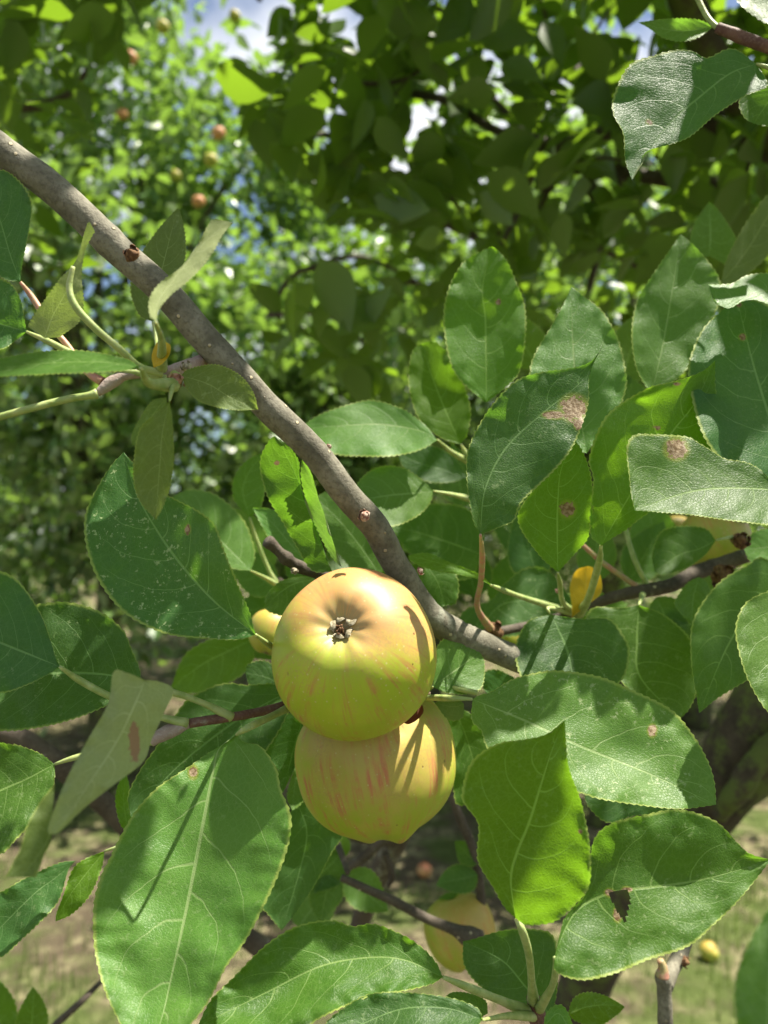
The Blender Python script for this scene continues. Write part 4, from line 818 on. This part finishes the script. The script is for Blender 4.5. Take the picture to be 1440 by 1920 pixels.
leaf(b2, [(1510, 1090), (1470, 1180), (1460, 1280), (1470, 1360)], [(1440, 1108), (1398, 1130), (1380, 1168), (1381, 1205), (1400, 1270), (1435, 1330)], [(1540, 1150), (1540, 1280)], .31, .1, .6, .1, .1, 'light', n=100, m=10, speck=.5)
leaf(b2, [(1330, 480), (1332, 440), (1330, 378)], [(1290, 490), (1298, 430), (1315, 398)], [(1375, 500), (1385, 460), (1362, 415), (1342, 388)], .52, 0, .1, .2, .2, 'light', n=70, m=7)
leaf(b2, [(1352, 532), (1400, 470), (1450, 390), (1520, 300)], [(1365, 480), (1410, 400), (1460, 345)], [(1385, 528), (1440, 480), (1490, 420)], .48, .3, .1, .1, .3, 'olive', n=80, m=7)
leaf(b2, [(1480, 1010), (1440, 1025), (1395, 1030)], [(1450, 1055), (1410, 1055)], [(1450, 990), (1410, 1000)], .45, 0, .5, .1, .1, 'light', n=50, m=6)
ptube('petiole', [(1090, 1020, .45, 4), (1130, 1055, .45, 5), (1180, 1090, .45, 5), (1205, 1108, .45, 6)], M['petpink'], b2, 30, 10)
ptube('petiole', [(1170, 985, .46, 4), (1190, 1050, .45, 5), (1215, 1100, .45, 5)], M['petiole'], b2, 30, 10)
# leaves further back in the same cluster
rb = random.Random(21)
for (x, y, ln, an, d, mt) in [(940, 1150, 150, 70, .55, 'green'), (1010, 1090, 140, 110, .52, 'blue'), (1180, 1090, 130, 60, .55, 'green'), (1240, 1070, 150, 100, .58, 'light'), (1120, 1090, 120, 95, .55, 'light'),
    (890, 1120, 130, 95, .52, 'blue'), (870, 1110, 140, 130, .55, 'green'), (960, 1060, 130, 40, .6, 'fresh'), (1230, 1120, 130, -60, .50, 'green'), (1300, 1060, 110, -70, .5, 'light'), (960, 1000, 120, 75, .56, 'light'),
    (1030, 1040, 150, 140, .6, 'blue'), (1390, 980, 120, 70, .5, 'green'), (1150, 900, 150, 80, .55, 'green'), (1040, 1160, 140, 15, .5, 'fresh'), (1000, 1240, 150, -30, .48, 'blue'), (1210, 860, 170, 110, .6, 'green'), (1330, 1160, 120, 200, .5, 'green'), (870, 950, 120, 100, .6, 'green'), (990, 860, 150, 60, .6, 'green'),
    (760, 1130, 110, 60, .5, 'green'), (1160, 720, 150, 70, .62, 'fresh'), (1010, 690, 140, 120, .66, 'fresh'), (820, 1010, 140, 160, .6, 'green'), (860, 880, 120, 190, .62, 'blue')]:
    auto_leaf(b2, x, y, ln, an, d, .31, rb.uniform(-.2, .3), rb.uniform(.0, .7), .15, mt, rb.uniform(-.12, .12), speck=.2)

# ================= leaves behind, left of the apple
l3 = thing('leafy_shoot', P(530, 1110, .48), 'soft-focus leaf rosette behind the broken twig stub', 'shoot')
ptube('twig', [(520, 1090, .48, 10), (560, 1120, .49, 12), (640, 1180, .52, 12)], M['twig'], l3, 30, 12)
leaf(l3, [(470, 1070), (430, 1030), (380, 980), (325, 930)], [(435, 1065), (400, 1040), (350, 985), (320, 950)], [(478, 1040), (465, 990), (440, 955), (400, 925), (355, 918)], .46, 0, .7, .1, .1, 'light', n=70, m=7, pet=[(500, 1085, .47), (525, 1100, .48)], pr=4, speck=0)
leaf(l3, [(468, 970), (455, 920), (470, 880), (500, 845)], [(440, 940), (437, 900), (460, 865)], [(490, 950), (500, 900), (505, 865)], .48, 0, .2, .1, .1, 'fresh', n=60, m=6, pet=[(480, 1010, .48), (505, 1070, .48), (520, 1095, .48)], pr=4, speck=0)
leaf(l3, [(580, 1060), (540, 1015), (510, 980), (474, 952)], [(545, 1050), (505, 1010), (485, 975)], [(590, 1030), (560, 985), (510, 955)], .43, 0, .5, .1, .1, 'light', n=60, m=6)
leaf(l3, [(590, 1085), (550, 1095), (520, 1115), (495, 1140)], [(580, 1120), (550, 1155), (510, 1150)], [(560, 1082), (525, 1090), (500, 1115)], .40, 0, .2, .1, .1, 'green', n=60, m=6)
leaf(l3, [(480, 1195), (430, 1220), (380, 1245), (320, 1290)], [(470, 1250), (420, 1285), (360, 1300)], [(440, 1190), (390, 1200), (345, 1230)], .50, 0, .2, .1, .1, 'fresh', n=60, m=6, speck=0)
leaf(l3, [(535, 1290), (500, 1270), (460, 1262)], [(500, 1300), (470, 1288)], [(520, 1255), (495, 1238), (465, 1245)], .40, 0, .4, .1, .1, 'blue', n=60, m=6, speck=.6)
rb = random.Random(5)
for (x, y, ln, an, d, mt) in [(520, 1105, 120, 150, .5, 'light'), (530, 1130, 100, 200, .5, 'green'), (500, 1080, 140, 120, .55, 'fresh'), (560, 1180, 120, 210, .52, 'green'), (560, 1100, 110, 80, .52, 'green'), (700, 1100, 160, 130, .5, 'green'), (720, 1080, 130, 100, .52, 'green')]:
    auto_leaf(l3, x, y, ln, an, d, .31, 0, rb.uniform(.2, .8), .15, mt, .1, speck=.1)

# ================= lower background small leaves
l4 = thing('leafy_shoot', P(650, 1640, .55), 'small soft leaves below the lower apple on thin twigs', 'shoot')
for (x, y, ln, an, d, mt) in [(648, 1640, 105, -35, .52, 'light'), (640, 1600, 110, 230, .53, 'green'), (618, 1640, 90, 265, .52, 'green'), (640, 1560, 80, 250, .55, 'fresh'), (560, 1740, 110, 60, .58, 'light'), (895, 1620, 60, 140, .56, 'green'), (895, 1640, 80, 200, .55, 'blue'), (880, 1700, 60, 170, .57, 'light')]:
    auto_leaf(l4, x, y, ln, an, d, .36, 0, .4, .15, mt, .1, n=50, m=5)
ptube('twig', [(652, 1636, .5, 5), (640, 1600, .53, 6), (625, 1565, .58, 7)], M['twig'], l4, 20, 10)
l5 = thing('leafy_shoot', P(70, 1930, .5), 'pair of blurred leaves in the bottom left corner', 'shoot')
for (x, y, ln, an, d) in [(60, 1960, 110, 95, .5), (10, 1950, 130, 110, .52), (30, 1960, 90, 60, .55)]:
    auto_leaf(l5, x, y, ln, an, d, .28, .2, .2, .2, 'fresh', .1, n=50, m=5)
l6 = thing('near_leaf', P(1420, 1930, .17), 'out of focus bright green leaf at the bottom right corner', 'leaf')
leaf(l6, [(1440, 2010), (1440, 1900), (1445, 1800), (1470, 1660)], [(1395, 1980), (1378, 1900), (1378, 1840), (1400, 1775), (1440, 1705)], [(1520, 1950), (1560, 1850), (1530, 1750)], .17, 0, .5, .1, .1, 'light', n=80, m=8, name='blade', speck=0)

# ================= upper right shoot
tr = thing('leafy_shoot', P(1440, 90, .36), 'shaded shoot entering at the top right corner with one large hanging leaf', 'shoot')
ptube('twig', [(1560, 130, .36, 12), (1440, 88, .365, 11), (1390, 70, .37, 11), (1345, 52, .375, 9)], M['redtwig'], tr, 50, 14, .08, 200)
ptube('petiole', [(1345, 52, .375, 5), (1325, 30, .38, 5), (1300, -20, .385, 5)], M['petiole'], tr, 20, 10)
leaf(tr, [(1418, 120), (1370, 137), (1322, 174), (1246, 243), (1185, 338)], [(1385, 95), (1362, 92), (1325, 108), (1300, 96), (1270, 93), (1225, 104), (1180, 122), (1150, 180), (1150, 215), (1168, 250), (1172, 300)], [(1440, 160), (1398, 180), (1343, 215), (1300, 252), (1273, 266), (1240, 275), (1211, 285), (1195, 315)], .34, 0, .35, .15, .15, 'blue', n=150, m=13, speck=.2, spots=[(1217, 229, 6)], pet=[(1450, 130, .345), (1500, 150, .35)], pr=5, label='large dark green leaf with a drawn-out hanging tip')
leaf(tr, [(1338, 50), (1290, 58), (1250, 55), (1196, 42)], [(1310, 70), (1280, 78), (1245, 72), (1215, 52)], [(1315, 38), (1280, 34), (1240, 36)], .39, 0, .2, .2, .2, 'light', n=70, m=7)
leaf(tr, [(1500, 130), (1450, 180), (1412, 232)], [(1440, 160), (1395, 175), (1385, 195), (1395, 220)], [(1500, 200), (1450, 235)], .37, 0, .1, .1, .1, 'green', n=70, m=7)
leaf(tr, [(1380, -40), (1420, 10), (1480, 50)], [(1375, -10), (1400, 20), (1440, 45)], [(1420, -40), (1480, 0)], .40, 0, .5, .1, .1, 'light', n=50, m=6)

# ================= peeled cut twig bottom right
pt = thing('upright_twig', P(1247, 1930, .40), 'short pale upright twig with a bud joint at the bottom right', 'twig')
ptube('stem', [(1248, 1990, .40, 14), (1247, 1900, .40, 13.5), (1245, 1850, .40, 13), (1243, 1835, .40, 15), (1242, 1822, .40, 12)], M['bark'], pt, 40, 18, .06, 160)
ptube('bud_tip', [(1242, 1830, .395, 13), (1243, 1815, .395, 9), (1238, 1800, .395, 6)], M['petpink'], pt, 16, 12)
ptube('branch_stub', [(1250, 1850, .405, 12), (1262, 1815, .42, 13), (1278, 1785, .43, 13), (1285, 1765, .44, 12)], M['bark'], pt, 24, 14, .1)
bud(pt, 1282, 1802, .42, 9, (.7, -.7, 0), None, 7, 'knot', 'stamen')

# ================= apples on the far tree, and windfalls
ra = random.Random(4)
for (x, y) in [(305, 50), (245, 108), (95, 500), (372, 378), (410, 250), (330, 330), (230, 215), (395, 300), (200, 480), (440, 30), (120, 350), (360, 590)]:
    d = ra.uniform(3.4, 4.2)
    apple('apple', P(x, y, d), .032, (ra.uniform(-.5, .5), ra.uniform(-.5, .5), -1), ra.choice(['apple3', 'appler', 'apple3']), 'blurred ripe apple hanging in the sunlit tree behind', 'ripe apples in the sunlit tree', nt_=16, nph=20, calyx=False)
def on_ground(x, y):
    v = P(x, y, 1) - CAM; t = -(CAM.z-.03)/v.z; return CAM + v*t
for (x, y, lb) in [(795, 1632, 'red windfall apple on the bare earth below the lower apple'), (1330, 1784, 'yellow windfall apple on the ground right of the torn leaf'), (700, 1250, None), (1180, 1990, None), (100, 1620, None)]:
    if lb: apple('windfall_apple', on_ground(x, y), .032, (ra.uniform(-1, 1), -.5, .5), 'appler' if 'red' in lb else 'apple3', lb, None, nt_=20, nph=26, calyx=False)
